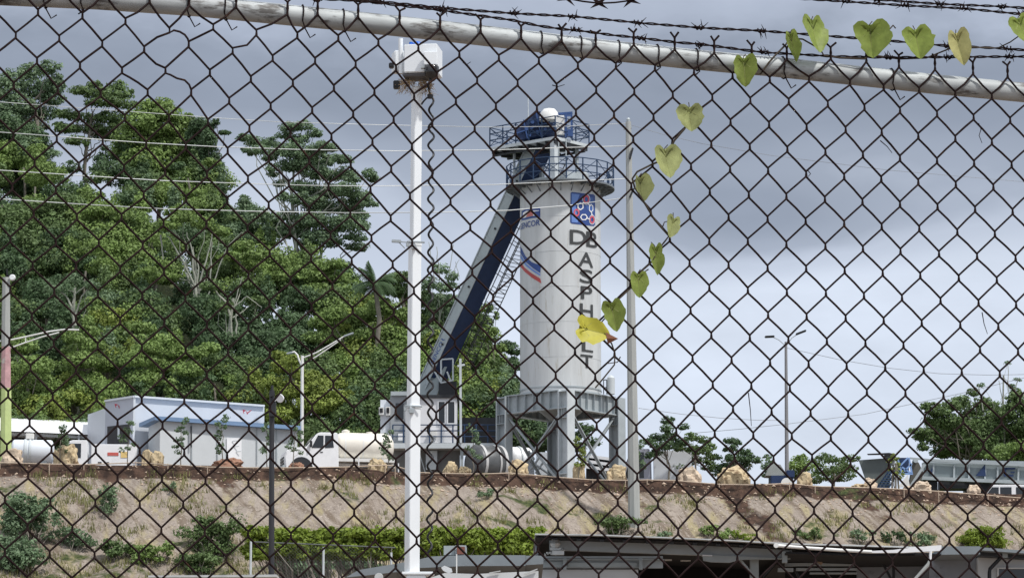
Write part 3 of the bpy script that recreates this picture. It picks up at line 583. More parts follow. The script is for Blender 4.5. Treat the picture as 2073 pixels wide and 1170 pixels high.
for q in ([(1179, 411), (1184, 408), (1185, 410), (1180, 413)], [(1190, 411), (1195, 415), (1194, 417), (1189, 413)], [(1197, 431), (1199, 431), (1200, 437), (1198, 437)], [(1188, 441), (1194, 443), (1194, 445), (1188, 443)], [(1170, 425), (1173, 425), (1172, 429), (1169, 429)]):
    patch(q, WHITE, "emblem_mark", RS+.03, 2, emb)
lg = patch([(1055, 428), (1062, 424), (1093, 421), (1093, 440), (1075, 442), (1055, 447)], DBLUE, "maker_emblem")
patch([(1058, 431), (1065, 427), (1091, 426), (1091, 436), (1075, 438), (1058, 442)], WHITE, "emblem_field", RS+.02, parent=lg)
patch([(1064, 440), (1072, 427), (1078, 429), (1079, 437)], mat("faded_red", (.50, .16, .14), .5), "emblem_mark", RS+.03, parent=lg)
patch([(1081, 429), (1092, 427), (1092, 437), (1084, 436)], DBLUE, "emblem_mark", RS+.03, parent=lg)
wrap("GENCOR", asin_px(1053.5), asin_px(1093), zsil(459, -.8), zsil(447, -.8), DBLUE, "lettering", .01)
patch([(1052.5, 497), (1055, 503), (1063, 519), (1076, 531), (1092, 537), (1094, 540), (1093, 553), (1078, 543), (1064, 531), (1052.6, 512)], DBLUE, "stripe")
patch([(1052.6, 514), (1064, 533), (1078, 545), (1093, 555), (1093, 559), (1077, 549), (1063, 538), (1052.5, 522)], LBLUE, "stripe")
patch([(1052.5, 529), (1060, 541), (1075, 553), (1093, 564), (1095, 574), (1077, 563), (1062, 551), (1052.6, 540)], mat("stripe_red", (.42, .07, .07), .5, 0, .1, 3), "stripe")
# legs
for a, b in ((-1, -1), (1, -1), (-1, 1), (1, 1)):
    c = fr(a*HS, b*HS, 0); lg_ = MB(); h0, h1 = ZT-.3, zg-.03
    for s_ in (-1, 1):
        q = c+LV*s_*.29; lg_.hull8([q+LV*i+RV*j+UP*h0 for i, j in ((-.03, -.3), (.03, -.3), (.03, .3), (-.03, .3))]+[q+LV*i+RV*j+UP*h1 for i, j in ((-.03, -.3), (.03, -.3), (.03, .3), (-.03, .3))])
    lg_.hull8([c+LV*i+RV*j+UP*h0 for i, j in ((-.258, -.03), (.258, -.03), (.258, .03), (-.258, .03))]+[c+LV*i+RV*j+UP*h1 for i, j in ((-.258, -.03), (.258, -.03), (.258, .03), (-.258, .03))])
    for zz in (gb-.02, gb-.5, h1-.1, ZT+.8):
        for s_ in (-1, 1): lg_.hull8([c+LV*i+RV*j+UP*(zz+k) for k in (0, .03) for i, j in ((-.258, s_*.16-.125), (.258, s_*.16-.125), (.258, s_*.16+.125), (-.258, s_*.16+.125))])
    for s_ in (-.12, .0, .12): lg_.hull8([c+LV*i+RV*j+UP*k for k in (gb-.48, gb-.03) for i, j in ((s_-.012, -.25), (s_+.012, -.25), (s_+.012, -.032), (s_-.012, -.032))])
    lg_.hull8([c+LV*i+RV*j+UP*k for k in (ZT-.02, ZT+.06) for i, j in ((-.5, -.5), (.5, -.5), (.5, .5), (-.5, .5))])
    lg_.build("leg", STEEL_L if (a, b) == (-1, -1) else STEEL, silo)
# girders with stiffeners
for (u, v, s_) in ((LV, RV, -1), (LV, RV, 1), (RV, LV, -1), (RV, LV, 1)):
    g_ = MB(); c = Vector((CX, CY, 0))+v*s_*HS; L0 = HS-.325
    def sl(u0, u1, v0, v1, z0, z1): g_.hull8([c+u*i+v*j+UP*k for k in (z0, z1) for i, j in ((u0, v0), (u1, v0), (u1, v1), (u0, v1))])
    sl(-L0, L0, -.02, .02, gb+.05, zg-.05); sl(-L0, L0, -.2, .2, zg-.05, zg); sl(-L0, L0, -.2, .2, gb, gb+.05)
    for i in range(-3, 4):
        for j in (-1, 1): sl(i*.55-.012, i*.55+.012, min(j*.022, j*.19), max(j*.022, j*.19), gb+.052, zg-.052)
    g_.build("girder", STEEL, silo)
for u, v, s_ in ((LV, RV, -1), (RV, LV, -1), (LV, RV, 1), (RV, LV, 1)):
    c = Vector((CX, CY, 0))+v*s_*(HS+.02)
    for k_ in (-1, 1):
        b_ = MB(); b_.beam(c+u*k_*(HS-.25)+UP*(gb-.1)+v*.05*k_, c-u*k_*(HS-.3)+UP*(ZT+.25)+v*.05*k_, .13, .05); b_.beam(c+u*k_*(HS-.25)+UP*(gb-.17)+v*(.05*k_+.045), c-u*k_*(HS-.3)+UP*(ZT+.18)+v*(.05*k_+.045), .02, .12); b_.build("brace", STEEL, silo)
# ring walkway round the silo top
def railing(name, pts, h, parent, m_=RAILB, r=.036, every=1, diag=True, closed=False):
    b_ = MB(); n_ = len(pts)
    for i, p in enumerate(pts):
        if i % every == 0: b_.tube([p, p+UP*h], r, 6)
    seg = list(range(n_ if closed else n_-1))
    for i in seg:
        a, b = pts[i], pts[(i+1) % n_]
        for k_ in (.36, .68, 1.): b_.tube([a+UP*h*k_, b+UP*h*k_], r*.8, 6)
        if diag:
            q = (a, b) if i % 2 else (b, a); b_.tube([q[0]+UP*h*.06, q[1]+UP*h*.64], r*.55, 5); b_.tube([q[1]+UP*h*.38, q[0]+UP*h*.97], r*.55, 5)
    return b_.build(name, m_, parent, smooth=50)
RW = 2.86; m = MB(); m.lathe([(RS+.01, zs1-.01), (RW, zs1-.01), (RW, zs1-.10), (RW-.05, zs1-.10), (RW-.05, zs1-.05), (RS+.01, zs1-.05), (RS+.01, zs1-.01)], (CX, CY, 0), 72, cap=False)
for i in range(24):
    a = 2*math.pi*i/24; m.beam((CX+RS*math.cos(a), CY+RS*math.sin(a), zs1-.12), (CX+(RW-.06)*math.cos(a), CY+(RW-.06)*math.sin(a), zs1-.09), .06, .1); m.beam((CX+RS*math.cos(a), CY+RS*math.sin(a), zs1-.5), (CX+(RW-.3)*math.cos(a), CY+(RW-.3)*math.sin(a), zs1-.14), .04, .05)
m.build("walkway", mat("walkway_steel", (.16, .18, .20), .55, .1, .15, 2), silo, smooth=30)
railing("railing", [Vector((CX+(RW-.03)*math.cos(2*math.pi*i/20+.1), CY+(RW-.03)*math.sin(2*math.pi*i/20+.1), zs1)) for i in range(20)], 1.12, silo, closed=True)
m = MB(); m.box((CX+.5, CY-.3, zs1+.35), (1.3, 1.0, .7), .7); m.box((CX-.9, CY+.5, zs1+.3), (.8, .9, .6), .7); m.lathe([(.3, 0), (.3, .8), (.15, .95)], (CX+1.2, CY+.2, zs1), 16); m.build("hatch_boxes", STEEL, silo, smooth=40)
# upper platform with the conveyor head
NU = P(1124, 276, 174.3); LA, LB = 4.5, 2.8
def up(a, b, z_=0): return NU+LV*a+RV*b+UP*z_
m = MB(); m.hull8([up(a, b, k_) for k_ in (-.16, 0) for a, b in ((0, 0), (LA, 0), (LA, LB), (0, LB))])
m.build("upper_platform", STEEL_L, silo)
m = MB()
for i in range(8): m.beam(up(.1+i*.61, .05, -.26), up(.1+i*.61, LB-.05, -.26), .08, .18)
for j in (.3, LB/2, LB-.3): m.beam(up(.05, j, -.40), up(LA-.05, j, -.40), .12, .1)
m.build("platform_beams", DARK, silo)
loop = [up(a, 0) for a in np.linspace(0, LA, 6)]+[up(LA, b) for b in (LB/2, LB)]+[up(a, LB) for a in np.linspace(LA, 0, 6)[1:]]+[up(0, LB/2)]
railing("railing", loop, 1.08, silo, closed=True)
for px0, py0, py1, w_, Y_ in ((1123, 286, 362, .34, 174.7), (1041, 300, 345, .10, 177.0), (1097, 300, 362, .2, 177.6), (1168, 290, 360, .14, 176.4), (1146, 288, 366, .05, 174.0), (1131, 288, 366, .05, 173.9)):
    m = MB(); a, b = P(px0, py1, Y_), P(px0, py0, Y_); a.z = min(a.z, zs1+.05); b.z = NU.z-.2; m.box((a.x, a.y, (a.z+b.z)/2), (w_, w_, b.z-a.z), .7); m.build("platform_post", STEEL_L if w_ > .3 else STEEL, silo)
m = MB(); za = zs1
while za < NU.z-.2: m.beam((P(1131, 300, 174).x, 173.95, za), (P(1146, 300, 174).x, 173.95, za), .04); za += .3
m.build("ladder", STEEL, silo)
m = MB(); c = P(1022, 315, 177.2); m.box(c, (.38, .2, .22), .5); m.beam(c+UP*.1, c+UP*.45+RV*.1, .05); m.build("floodlight", BLACK, silo, bevel=.02)

# ---------------------------------------------------------------- inclined drag conveyor
E1 = P(1102, 262, 176.0); E0 = P(858, 795, 181.3); run = (E1-E0).normalized(); perp = (UP-run*run.dot(UP)).normalized()
perp = perp if perp.x < 0 else perp; WCV, HCV = 1.32, .62
conv = root("inclined_conveyor", (E0.x, E0.y, ZT), "long sloping grey conveyor with navy underside rising to the silo top", "conveyor")
def cv(t, a, b): return E0.lerp(E1, t)+RV*a+perp*b
m = MB(); m.hull8([cv(0, 0, .02), cv(0, WCV, .02), cv(0, WCV, HCV), cv(0, 0, HCV), cv(1, 0, .02), cv(1, WCV, .02), cv(1, WCV, HCV), cv(1, 0, HCV)]); m.build("casing", CONV, conv)
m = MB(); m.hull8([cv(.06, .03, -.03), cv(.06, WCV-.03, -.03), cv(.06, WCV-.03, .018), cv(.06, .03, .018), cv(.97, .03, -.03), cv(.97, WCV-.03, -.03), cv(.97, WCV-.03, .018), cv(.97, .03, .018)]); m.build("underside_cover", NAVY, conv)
m = MB()
for t in np.linspace(.03, .97, 13): m.hull8([cv(t+dt, a, b) for dt in (0, .004) for a, b in ((-.035, .02), (-.002, .02), (-.002, HCV+.03), (-.035, HCV+.03))])
for b in (.0, HCV): m.hull8([cv(t, a, b+k_) for t in (0, 1) for a, k_ in ((-.05, -.03), (-.004, -.03), (-.004, .03), (-.05, .03))])
m.build("casing_ribs", STEEL, conv)
m = MB()
for t in (.18, .40, .62, .8): c = cv(t, -.05, .2); m.lathe([(.06, -.03), (.06, .03)], c, 10, 'y')
m.build("inspection_caps", DARK, conv)
V, Fq = text2d("GENCOR", .01); m = MB(); t0, t1 = .10, .20; m.add([cv(t0+(t1-t0)*x, -.012, .2+.26*y) for x, y in V], Fq); m.build("lettering", DBLUE, conv)
m = MB()
for a in (WCV+.12, WCV+.95):
    for k_ in (-.05, .55, 1.0): m.tube([cv(.12, a, k_-.35), cv(.93, a, k_-.35)], .028, 6)
for t in np.arange(.12, .93, .0145):
    m.tube([cv(t, WCV+.12, -.4), cv(t, WCV+.95, -.4)], .02, 5)
for t in np.arange(.12, .93, .058):
    for a in (WCV+.12, WCV+.95): m.tube([cv(t, a, -.4), cv(t, a, .65)], .022, 5)
m.build("ladder_walkway", DARK, conv, smooth=50)
hd = MB(); q = [(1042, 262), (1050, 284), (1122, 268), (1104, 229), (1084, 224)]
hd.prism([P(x, y, 175.6) for x, y in q], RV*1.35); hd.build("head_casing", NAVY, conv)
m = MB(); 
for cx_, cy_ in ((1066, 262), (1078, 248), (1092, 243), (1072, 274), (1088, 268), (1104, 263)):
    m.lathe([(.10, -.1), (.10, 0)], P(cx_, cy_, 175.55), 10, 'y')
for a, b in (((1046, 270), (1113, 248)), ((1060, 243), (1068, 281)), ((1085, 226), (1095, 274))): m.beam(P(*a, 175.5), P(*b, 175.5), .07, .07)
m.build("head_bolts_and_braces", BLUE, conv)
m = MB(); c = P(1112, 243, 175.3); m.lathe([(.05, .62), (.3, .56), (.48, .35), (.52, .1), (.52, -.05)], c, 24); m.build("drive_cover", WHITE_OLD, conv, smooth=50)
m = MB(); m.pxbox(1125, 234, 1142, 272, 174.9, .3); m.build("white_panel", WHITE_OLD, conv)
m = MB()
for x in (1146, 1157): m.beam(P(x, 279, 175), P(x, 230, 175), .09)
m.beam(P(1122, 232, 175.2), P(1159, 229, 175.2), .12); m.beam(P(1128, 236, 174.9), P(1157, 234, 176.5), .1); m.pxbox(1149, 262, 1160, 276, 174.9, .3); m.build("hoist_frame", BLUE, conv)
m = MB(); a = P(1070, 282, 176.8); b = P(1069, 195, 176.8); m.tube([a, b], .035, 6, .02); m.build("lightning_rod", STEEL_L, silo)
m = MB(); m.hull8([P(x, y, Y_) for Y_ in (181.2, 182.8) for x, y in ((838, 800), (884, 800), (905, 742), (866, 742))]); m.build("feed_chute", CONV, conv)
m = MB()
for a, b in (((893, 728), (893, 775)), ((917, 726), (917, 770)), ((893, 775), (917, 770)), ((880, 752), (893, 775)), ((905, 752), (912, 770)), ((893, 728), (917, 726))): m.tube([P(*a, 180), P(*b, 180)], .045, 8)
m.build("feed_frame", STEEL_L, conv, smooth=50)
m = MB(); m.pxbox(888, 772, 924, 803, 181, 1.0); m.build("feed_box", DARK, conv)
# filter canister on the frame
fl = root("air_filter", (P(1236, 790, 174.5).x, 174.9, zg), "small grey cylinder with bracket standing on the silo frame corner", "filter")
c = P(1237, 790, 174.9); m = MB(); m.lathe([(.2, 0), (.2, .85), (.1, .95), (.03, 1.0)], (c.x, c.y, zg), 20); m.build("canister", STEEL_L, fl, smooth=40)
m = MB(); x0 = P(1222, 790, 174.9).x
for q in (((x0, zg), (x0, zg+.75)), ((x0+.16, zg), (x0+.16, zg+.75)), ((x0, zg+.75), (x0+.16, zg+.75)), ((x0, zg+.35), (x0+.16, zg+.35))): m.beam((q[0][0], c.y, q[0][1]), (q[1][0], c.y, q[1][1]), .045)
m.build("bracket", DARK, fl)

# ---------------------------------------------------------------- control house and deck beside the silo
ch = root("control_house", (P(850, 900, 178).x, 178, ZT), "white control cabin on a raised deck behind the white mast", "cabin")
m = MB(); m.pxbox(845, 805, 925, 896, 177, 2.6); m.build("cabin_wall", mat("cabin_white", (.70, .70, .72), .5, 0, .07, 1.2), ch)
m = MB(); m.pxbox(841, 799, 929, 805, 176.85, 2.9); m.build("cabin_roof", DARK, ch)
for x0, x1 in ((886, 902), (905, 922)):
    f_ = MB()
    for a in ((x0, 811, x0+2, 858), (x1-2, 811, x1, 858), (x0+2, 811, x1-2, 813), (x0+2, 856, x1-2, 858)): f_.pxbox(*a, 176.93, .06)
    f_ = f_.build("window", WHITE, ch); m = MB(); m.pxbox(x0+2, 813, x1-2, 856, 176.97, .02); m.build("pane", GLASS, f_)
m = MB(); m.pxbox(790, 800, 844.5, 896, 178, 2.2); m.build("annex_wall", WALLG, ch)
m = MB(); m.pxbox(791, 792, 843, 800, 177.8, 2.5); m.build("annex_roof", STEEL, ch)
m = MB(); m.pxbox(801, 816, 817, 848, 177.95, .04); m.build("window", GLASS, ch)
m = MB(); m.pxbox(770, 809, 789.5, 896, 178.2, 1.8); m.build("end_box", WALLW, ch)
for q in ((767, 824, 777, 839), (781, 823, 790, 840)):
    a_ = MB(); a_.pxbox(*q, 177.9, .28); a_ = a_.build("air_conditioner", WHITE_OLD, ch); g_ = MB(); g_.pxbox(q[0]+1.5, q[1]+2, q[2]-2, q[3]-4, 177.87, .02); g_.build("grille", BLACK, a_)
m = MB(); m.pxbox(868, 871, 884, 884, 176.6, .38); m.build("air_conditioner", WHITE_OLD, ch, bevel=.02)
m = MB(); m.pxbox(806, 877, 815, 891, 176.9, .02); m.build("notice", WHITE, ch)
m = MB(); m.pxbox(793, 896.5, 1012, 907, 176.3, 3.2); m.build("deck", STEEL_L, ch)
m = MB(); m.pxbox(793, 907.5, 930, 962, 177.2, 2.0); m.build("support_wall", mat("stained_concrete", (.17, .17, .165), .85, 0, .3, 1.2), ch)
m = MB()
for x in (935, 985): m.beam(P(x, 907.5, 176.6), P(x, 975, 176.6), .16)
for a, b in (((846, 907), (862, 960)), ((840, 907), (852, 960))): m.beam(P(*a, 176.9), P(*b, 176.9), .05)
m.build("deck_posts", STEEL, ch)
railing("railing", [P(x, 896.5, 176.35) for x in np.linspace(846, 1011, 8)], .95, ch, diag=False)
railing("railing", [P(1011, 896.5, y) for y in np.linspace(176.35, 179.2, 3)], .95, ch, diag=False)
railing("railing", [P(x, 896.5, 176.35) for x in np.linspace(795, 838, 3)], .95, ch, diag=False)
m = MB(); m.pxbox(862, 912, 885, 950, 177.0, .15); m.build("switch_cabinet", STEEL_L, ch)
m = MB(); m.pxbox(930, 845, 1005, 895, 179.0, .3); m.build("dark_screen", DARK, ch)
m = MB(); m.beam(P(932, 726, 176.2), P(933, 896, 176.2), .12); m.beam(P(926, 741, 176.2), P(941, 738, 176.2), .1); m.build("pipe_post", STEEL_L, ch)

# ---------------------------------------------------------------- vehicles and tanks on the terrace
def wheel(parent, c, r, w_, M4, rim=WHITE):
    t_ = MB(M4); t_.lathe([(r*.62, -w_/2), (r*.95, -w_/2), (r, -w_/2+.03), (r, w_/2-.03), (r*.95, w_/2), (r*.62, w_/2)], c, 24, 'y'); t_ = t_.build("wheel", RUBBER, parent, smooth=40)
    h_ = MB(M4); h_.lathe([(r*.60, -w_*.42), (r*.45, -w_*.3), (.05, -w_*.36), (.05, w_*.36), (r*.45, w_*.3), (r*.60, w_*.42)], c, 20, 'y'); h_.build("rim", rim, t_, smooth=40)
tx = P(683, 900, 168.6); M4 = Matrix.Translation((tx.x, 168.9, ZT-.06)) @ Matrix.Rotation(R(192), 4, 'Z')
tk = root("tanker_truck", (tx.x, 168.9, ZT-.06), "white tanker truck with a cream cylindrical tank, cab facing left", "truck")
# cab (front +x). side profile extruded across the width
def prof(mb, pts, w_, taper=0.): mb.prism([(x, -w_/2, z_) for x, z_ in pts], (0, w_, 0))
c_ = MB(M4); prof(c_, [(2.72, .55), (2.78, 1.05), (2.70, 1.42), (2.5, 1.55), (1.72, 1.62), (1.2, 2.28), (1.05, 2.36), (.25, 2.37), (.12, 2.30), (.08, .55)], 1.86); c_.build("cab", WHITE, tk, bevel=.035, smooth=35)
for s_ in (-1, 1):
    m = MB(M4); m.prism([(x, s_*.936, z_) for x, z_ in ((1.45, 1.58), (1.14, 2.20), (.86, 2.2), (.86, 1.58))], (0, .012*s_, 0)); m.prism([(x, s_*.936, z_) for x, z_ in ((.78, 1.58), (.78, 2.2), (.42, 2.2), (.34, 1.62))], (0, .012*s_, 0)); m.build("side_window", GLASS, tk)
    m = MB(M4); m.box((1.5, s_*1.06, 1.75), (.1, .16, .32)); m.beam((1.45, s_*.93, 1.7), (1.5, s_*1.0, 1.75), .04); m.build("mirror", BLACK, tk, bevel=.02)
    m = MB(M4); m.lathe([(.55, -.12), (.58, 0), (.55, .12)], (1.95, s_*.88, .55), 24, 'y'); m.build("wheel_arch", DARK, tk, smooth=40)
    m = MB(M4); m.box((2.72, s_*.66, 1.02), (.12, .34, .2)); m.build("headlight", STEEL_L, tk, bevel=.02)
    m = MB(M4); m.box((.95, s_*.95, 1.38), (.14, .03, .03)); m.build("door_handle", DARK, tk)
m = MB(M4); m.hull8([(1.70, -.84, 1.655), (1.70, .84, 1.655), (1.735, .84, 1.655), (1.735, -.84, 1.655), (1.22, -.76, 2.255), (1.22, .76, 2.255), (1.255, .76, 2.265), (1.255, -.76, 2.265)]); m.build("windscreen", GLASS, tk)
m = MB(M4)
for k_ in range(3): m.box((2.785, 0, .82+.14*k_), (.05, 1.0, .08))
m.build("grille", BLACK, tk); m = MB(M4); m.box((2.84, 0, .58), (.14, 1.9, .2)); m.build("bumper", STEEL, tk, bevel=.03)
m = MB(M4); m.box((-.9, 0, .82), (3.9, .8, .18)); m.box((-1.0, 0, 1.03), (3.5, 1.75, .16)); m.build("chassis", WHITE_OLD, tk)
tn = MB(M4); tn.lathe([(.05, -2.82), (.35, -2.78), (.60, -2.64), (.68, -2.45), (.68, -.10), (.60, .02), (.35, .1), (.05, .14)], (0, 0, 1.78), 36, 'x'); tn = tn.build("tank", CREAM, tk, smooth=50)
m = MB(M4); m.lathe([(.2, 0), (.2, .16), (.05, .22)], (-.4, 0, 2.42), 16); m.lathe([(.16, 0), (.16, .1)], (-1.6, 0, 2.44), 14); m.box((-1.4, -.2, 2.49), (2.0, .05, .04)); m.build("tank_hatch", CREAM, tn, smooth=40)
m = MB(M4)
for x in (-2.2, -1.2, -.3): m.lathe([(.692, -.03), (.692, .03)], (x, 0, 1.78), 36, 'x', cap=False)
m.build("tank_band", WHITE_OLD, tn, smooth=40)
m = MB(M4)
for a, b in (((-.9, 1.0, 1.2), (-.9, 1.0, .35)), ((-.9, 1.0, .35), (-2.9, 1.0, .35)), ((-2.9, 1.0, .35), (-2.9, 1.0, .9))): m.tube([a, b], .03, 8)
m.build("side_guard", WHITE, tk, smooth=50)
for x, z_ in ((1.95, 0), (-1.9, 0)):
    for s_ in (-1, 1): wheel(tk, (x, s_*.82, .48), .48, .26, M4)

def box_truck(cx, Y, label, heading, cabcol, boxcol, L_=4.6, top=2.3, boxtop=2.2, group=None, name="box_truck"):
    o = P(cx, 930, Y); M5 = Matrix.Translation((o.x, Y, ZT-.06)) @ Matrix.Rotation(R(heading), 4, 'Z'); t = root(name, (o.x, Y, ZT-.06), label, "truck", group)
    h = L_/2; m = MB(M5); prof(m, [(h, .5), (h+.02, 1.1), (h-.15, 1.3), (h-.75, top-.1), (h-.95, top), (h-1.7, top), (h-1.75, .5)], 1.8); m.build("cab", cabcol, t, bevel=.03)
    for s_ in (-1, 1):
        m = MB(M5); m.prism([(x, s_*.905, z_) for x, z_ in ((h-.35, 1.35), (h-.82, top-.18), (h-1.4, top-.18), (h-1.4, 1.35))], (0, .012*s_, 0)); m.build("side_window", GLASS, t)
        m = MB(M5); m.box((h+.01, s_*.65, .85), (.06, .3, .18)); m.build("headlight", STEEL_L, t)
    m = MB(M5); m.hull8([(h-.16, -.8, 1.34), (h-.16, .8, 1.34), (h-.13, .8, 1.36), (h-.13, -.8, 1.36), (h-.72, -.75, top-.12), (h-.72, .75, top-.12), (h-.69, .75, top-.1), (h-.69, -.75, top-.1)]); m.build("windscreen", GLASS, t)
    m = MB(M5); m.box((-.9, 0, (boxtop+.75)/2), (L_-2.0, 1.9, boxtop-.75)); b_ = m.build("cargo_box", boxcol, t, bevel=.03)
    m = MB(M5); m.box((-.6, 0, .6), (L_-1.4, .8, .2)); m.build("chassis", DARK, t)
    for x in (h-.9, -h+.8):
        for s_ in (-1, 1): wheel(t, (x, s_*.8, .4), .4, .22, M5)
    return t, M5, b_
t, M5, b_ = box_truck(196, 171.0, "white box truck with a red and yellow label behind the sapling, left of the warehouse", 184, WHITE, WHITE, 4.3, 2.25, 2.05)
m = MB(M5); m.box((-.85, .965, 1.55), (.55, .012, .16)); m.build("label_stripe", mat("label_red", (.55, .12, .10), .5), b_)
m = MB(M5); m.box((-1.4, .965, 1.52), (.32, .012, .3)); m.build("label_patch", mat("label_yellow", (.75, .55, .22), .5), b_)
m = MB(M5); m.box((-.2, .965, 1.1), (.18, .012, .1)); m.box((-.6, .965, 1.09), (.14, .012, .1)); m.box((-1.0, .965, .95), (.5, .012, .06)); m.build("label_print", BLACK, b_)
box_truck(1328, 180.0, "silver box truck far behind the concrete pole, half hidden by the crest", 175, mat("silver_paint", (.42, .43, .50), .4, .3, .08, 2), WALLW, 4.0, 2.9, 2.8, name="box_truck")
# small horizontal tanks
def htank(cx, cy, Y, r, ln_, label, m_, bands, rz=0., name="storage_tank", mb_=STEEL_L, cr=1):
    p = P(cx, cy, Y); M5 = Matrix.Translation(p) @ Matrix.Rotation(rz, 4, 'Z'); t = root(name, (p.x, p.y, ground(p.x, p.y)), label, "tank")
    m = MB(M5); m.lathe([(.05, -ln_/2-.25*r), (r*.6, -ln_/2-.18*r), (r*.93, -ln_/2-.05*r), (r, -ln_/2+.05), (r, ln_/2-.05), (r*.93, ln_/2+.05*r), (r*.6, ln_/2+.18*r), (.05, ln_/2+.25*r)], (0, 0, 0), 40, 'x'); m.build("tank_shell", m_, t, smooth=50)
    m = MB(M5)
    for x, w_ in bands: m.lathe([(r+.012, x-w_/2), (r+.05, x-w_/2), (r+.05, x+w_/2), (r+.012, x+w_/2)], (0, 0, 0), 40, 'x', cap=False)
    m.build("strap", mb_, t, smooth=40)
    m = MB(M5); h = p.z-t.location.z
    for x in (-ln_*.3, ln_*.3): m.box((x, 0, -h/2-r*.25), (.3, r*1.3, h-r*.5))
    m.build("saddle", STEEL, t); return t, M5
t, M5 = htank(66, 915, 170.5, .62, 1.9, "white horizontal tank with curved straps, leftmost on the terrace", WALLW, [(-.35, .12), (-.12, .1)], .12)
m = MB(M5); m.box((-.15, 0, .78), (.42, .5, .3)); m.build("manhole_box", WHITE_OLD, t, bevel=.03)
t, M5 = htank(985, 940, 174.6, .98, 1.5, "dark drum with white rings under the deck, beside the silo leg", mat("drum_dark", (.10, .105, .11), .4, .1, .3, 2), [(-.55, .14), (.3, .10), (.66, .16)], .55, "mixing_drum", mat("drum_ring", (.5, .5, .5), .6, 0, .25, 2))
htank(1048, 932, 181.5, .72, 1.2, "white rounded tank behind the left silo leg", WHITE, [(0, .08)], .4)
# pale machine between the legs
pm = root("generator_skid", (P(1092, 940, 180).x, 180, ZT), "pale machine with pipes seen between the silo legs", "machine")
m = MB(); m.pxbox(1068, 930, 1082, 962, 180, 1.2); m.pxbox(1086, 915, 1112, 962, 180.4, 1.2); m.build("housing", WALLW, pm, bevel=.03)
m = MB()
for a, b in (((1066, 928), (1110, 958)), ((1075, 950), (1092, 925)), ((1084, 958), (1100, 935)), ((1070, 912), (1082, 930))): m.tube([P(*a, 179.7), P(*b, 179.7)], .06, 8)
m.build("pipe", STEEL_L, pm, smooth=50)
fl = root("flatbed_load", (P(1205, 940, 184).x, 184, ZT), "tilted white panels with dark gaps seen between the right silo legs", "panels")
for k_ in range(3):
    m = MB(); m.hull8([P(x, y+k_*11, Y_) for Y_ in (184, 186) for x, y in ((1184, 925), (1252, 934), (1252, 928), (1186, 919))]); m.build("panel", WHITE, fl)
m = MB(); m.hull8([P(x, y, Y_) for Y_ in (184.5, 185.8) for x, y in ((1186, 975), (1250, 975), (1250, 934), (1187, 922))]); m.build("stack_frame", DARK, fl)
# covered machine near the lamp post
cm = root("covered_machine", (P(1580, 960, 176).x, 176, ZT), "dark machine under a grey peaked tarpaulin beside the double street lamp", "machine")
m = MB(); m.prism([P(x, y, 176) for x, y in ((1550, 962), (1556, 945), (1566, 938), (1580, 940), (1590, 956), (1596, 962))], (0, 1.2, 0)); m.build("tarpaulin", mat("grey_tarp", (.30, .32, .31), .8, 0, .15, 2), cm)
m = MB(); m.pxbox(1560, 962, 1606, 985, 175.8, 1.2); m.pxbox(1592, 951, 1609, 966, 175.7, .8); m.build("body", NAVY, cm, bevel=.04)
m = MB(); m.lathe([(.28, -.1), (.28, .1)], P(1592, 978, 175.2), 20, 'y'); m.build("roller", WHITE_OLD, cm, smooth=40)
# SUV whose roof shows over the crest at the far right
sx = P(2026, 985, 188); M5 = Matrix.Translation((sx.x, 188, ZT+.12)) @ Matrix.Rotation(R(178), 4, 'Z'); sv = root("suv", (sx.x, 188, ZT+.12), "white car roof and dark windows just showing above the crest at the right", "car")
m = MB(M5); prof(m, [(1.75, .4), (1.8, .85), (1.1, 1.0), (-1.7, 1.0), (-1.78, .4)], 1.75); m.build("body", WHITE, sv, bevel=.05)
m = MB(M5); prof(m, [(1.1, 1.0), (.62, 1.62), (.45, 1.7), (-1.3, 1.7), (-1.5, 1.6), (-1.68, 1.0)], 1.55); m.build("cabin", WHITE, sv, bevel=.03)
for s_ in (-1, 1):
    m = MB(M5)
    for q in (((.95, 1.06), (.56, 1.56), (.2, 1.56), (.2, 1.06)), ((.12, 1.06), (.12, 1.56), (-.5, 1.56), (-.5, 1.06)), ((-.75, 1.06), (-.75, 1.56), (-1.3, 1.56), (-1.45, 1.06))): m.prism([(x, s_*.782, z_) for x, z_ in q], (0, .012*s_, 0))
    m.build("side_window", GLASS, sv)
for x in (1.1, -1.1):
    for s_ in (-1, 1): wheel(sv, (x, s_*.75, .34), .34, .2, M5)

# ---------------------------------------------------------------- portable feeder plant, far right
fp = root("feeder_trailer", (P(1960, 960, 195).x, 195, ZT), "long pale grey feeder bins on a trailer with navy lettering, far right", "machine")
m = MB(); m.hull8([P(x, y, Y_) for Y_ in (195, 195.2) for x, y in ((1862, 966), (2110, 976), (2110, 944), (1868, 936))]); m.build("bin_wall", mat("bin_grey", (.22, .26, .27), .5, .1, .12, 1), fp)
m = MB()
for x in (1868, 1890, 1932, 1962, 1995, 2020, 2062, 2095): m.beam(P(x, 937+(x-1868)*.032, 194.9), P(x-1, 967+(x-1862)*.04, 194.9), .10)
m.beam(P(1886, 931, 194.8), P(2110, 944, 194.8), .14, .14); m.beam(P(1858, 967, 194.7), P(2110, 978, 194.7), .3, .2); m.beam(P(1842, 927, 194.8), P(1890, 931, 194.8), .1); m.build("bin_rib", STEEL, fp)
m = MB(); m.prism([P(x, y, 194.84) for x, y in ((1975, 963), (1996, 963.5), (1994, 939))], (0, .03, 0)); m.build("lettering", NAVY, fp)
m = MB()
for q in ((2036, 946, 2056, 950), (2046, 954, 2054, 957), (2040, 960, 2052, 964), (2032, 946, 2037, 964)): m.pxbox(*q, 194.84, .03)
m.build("lettering", NAVY, fp)
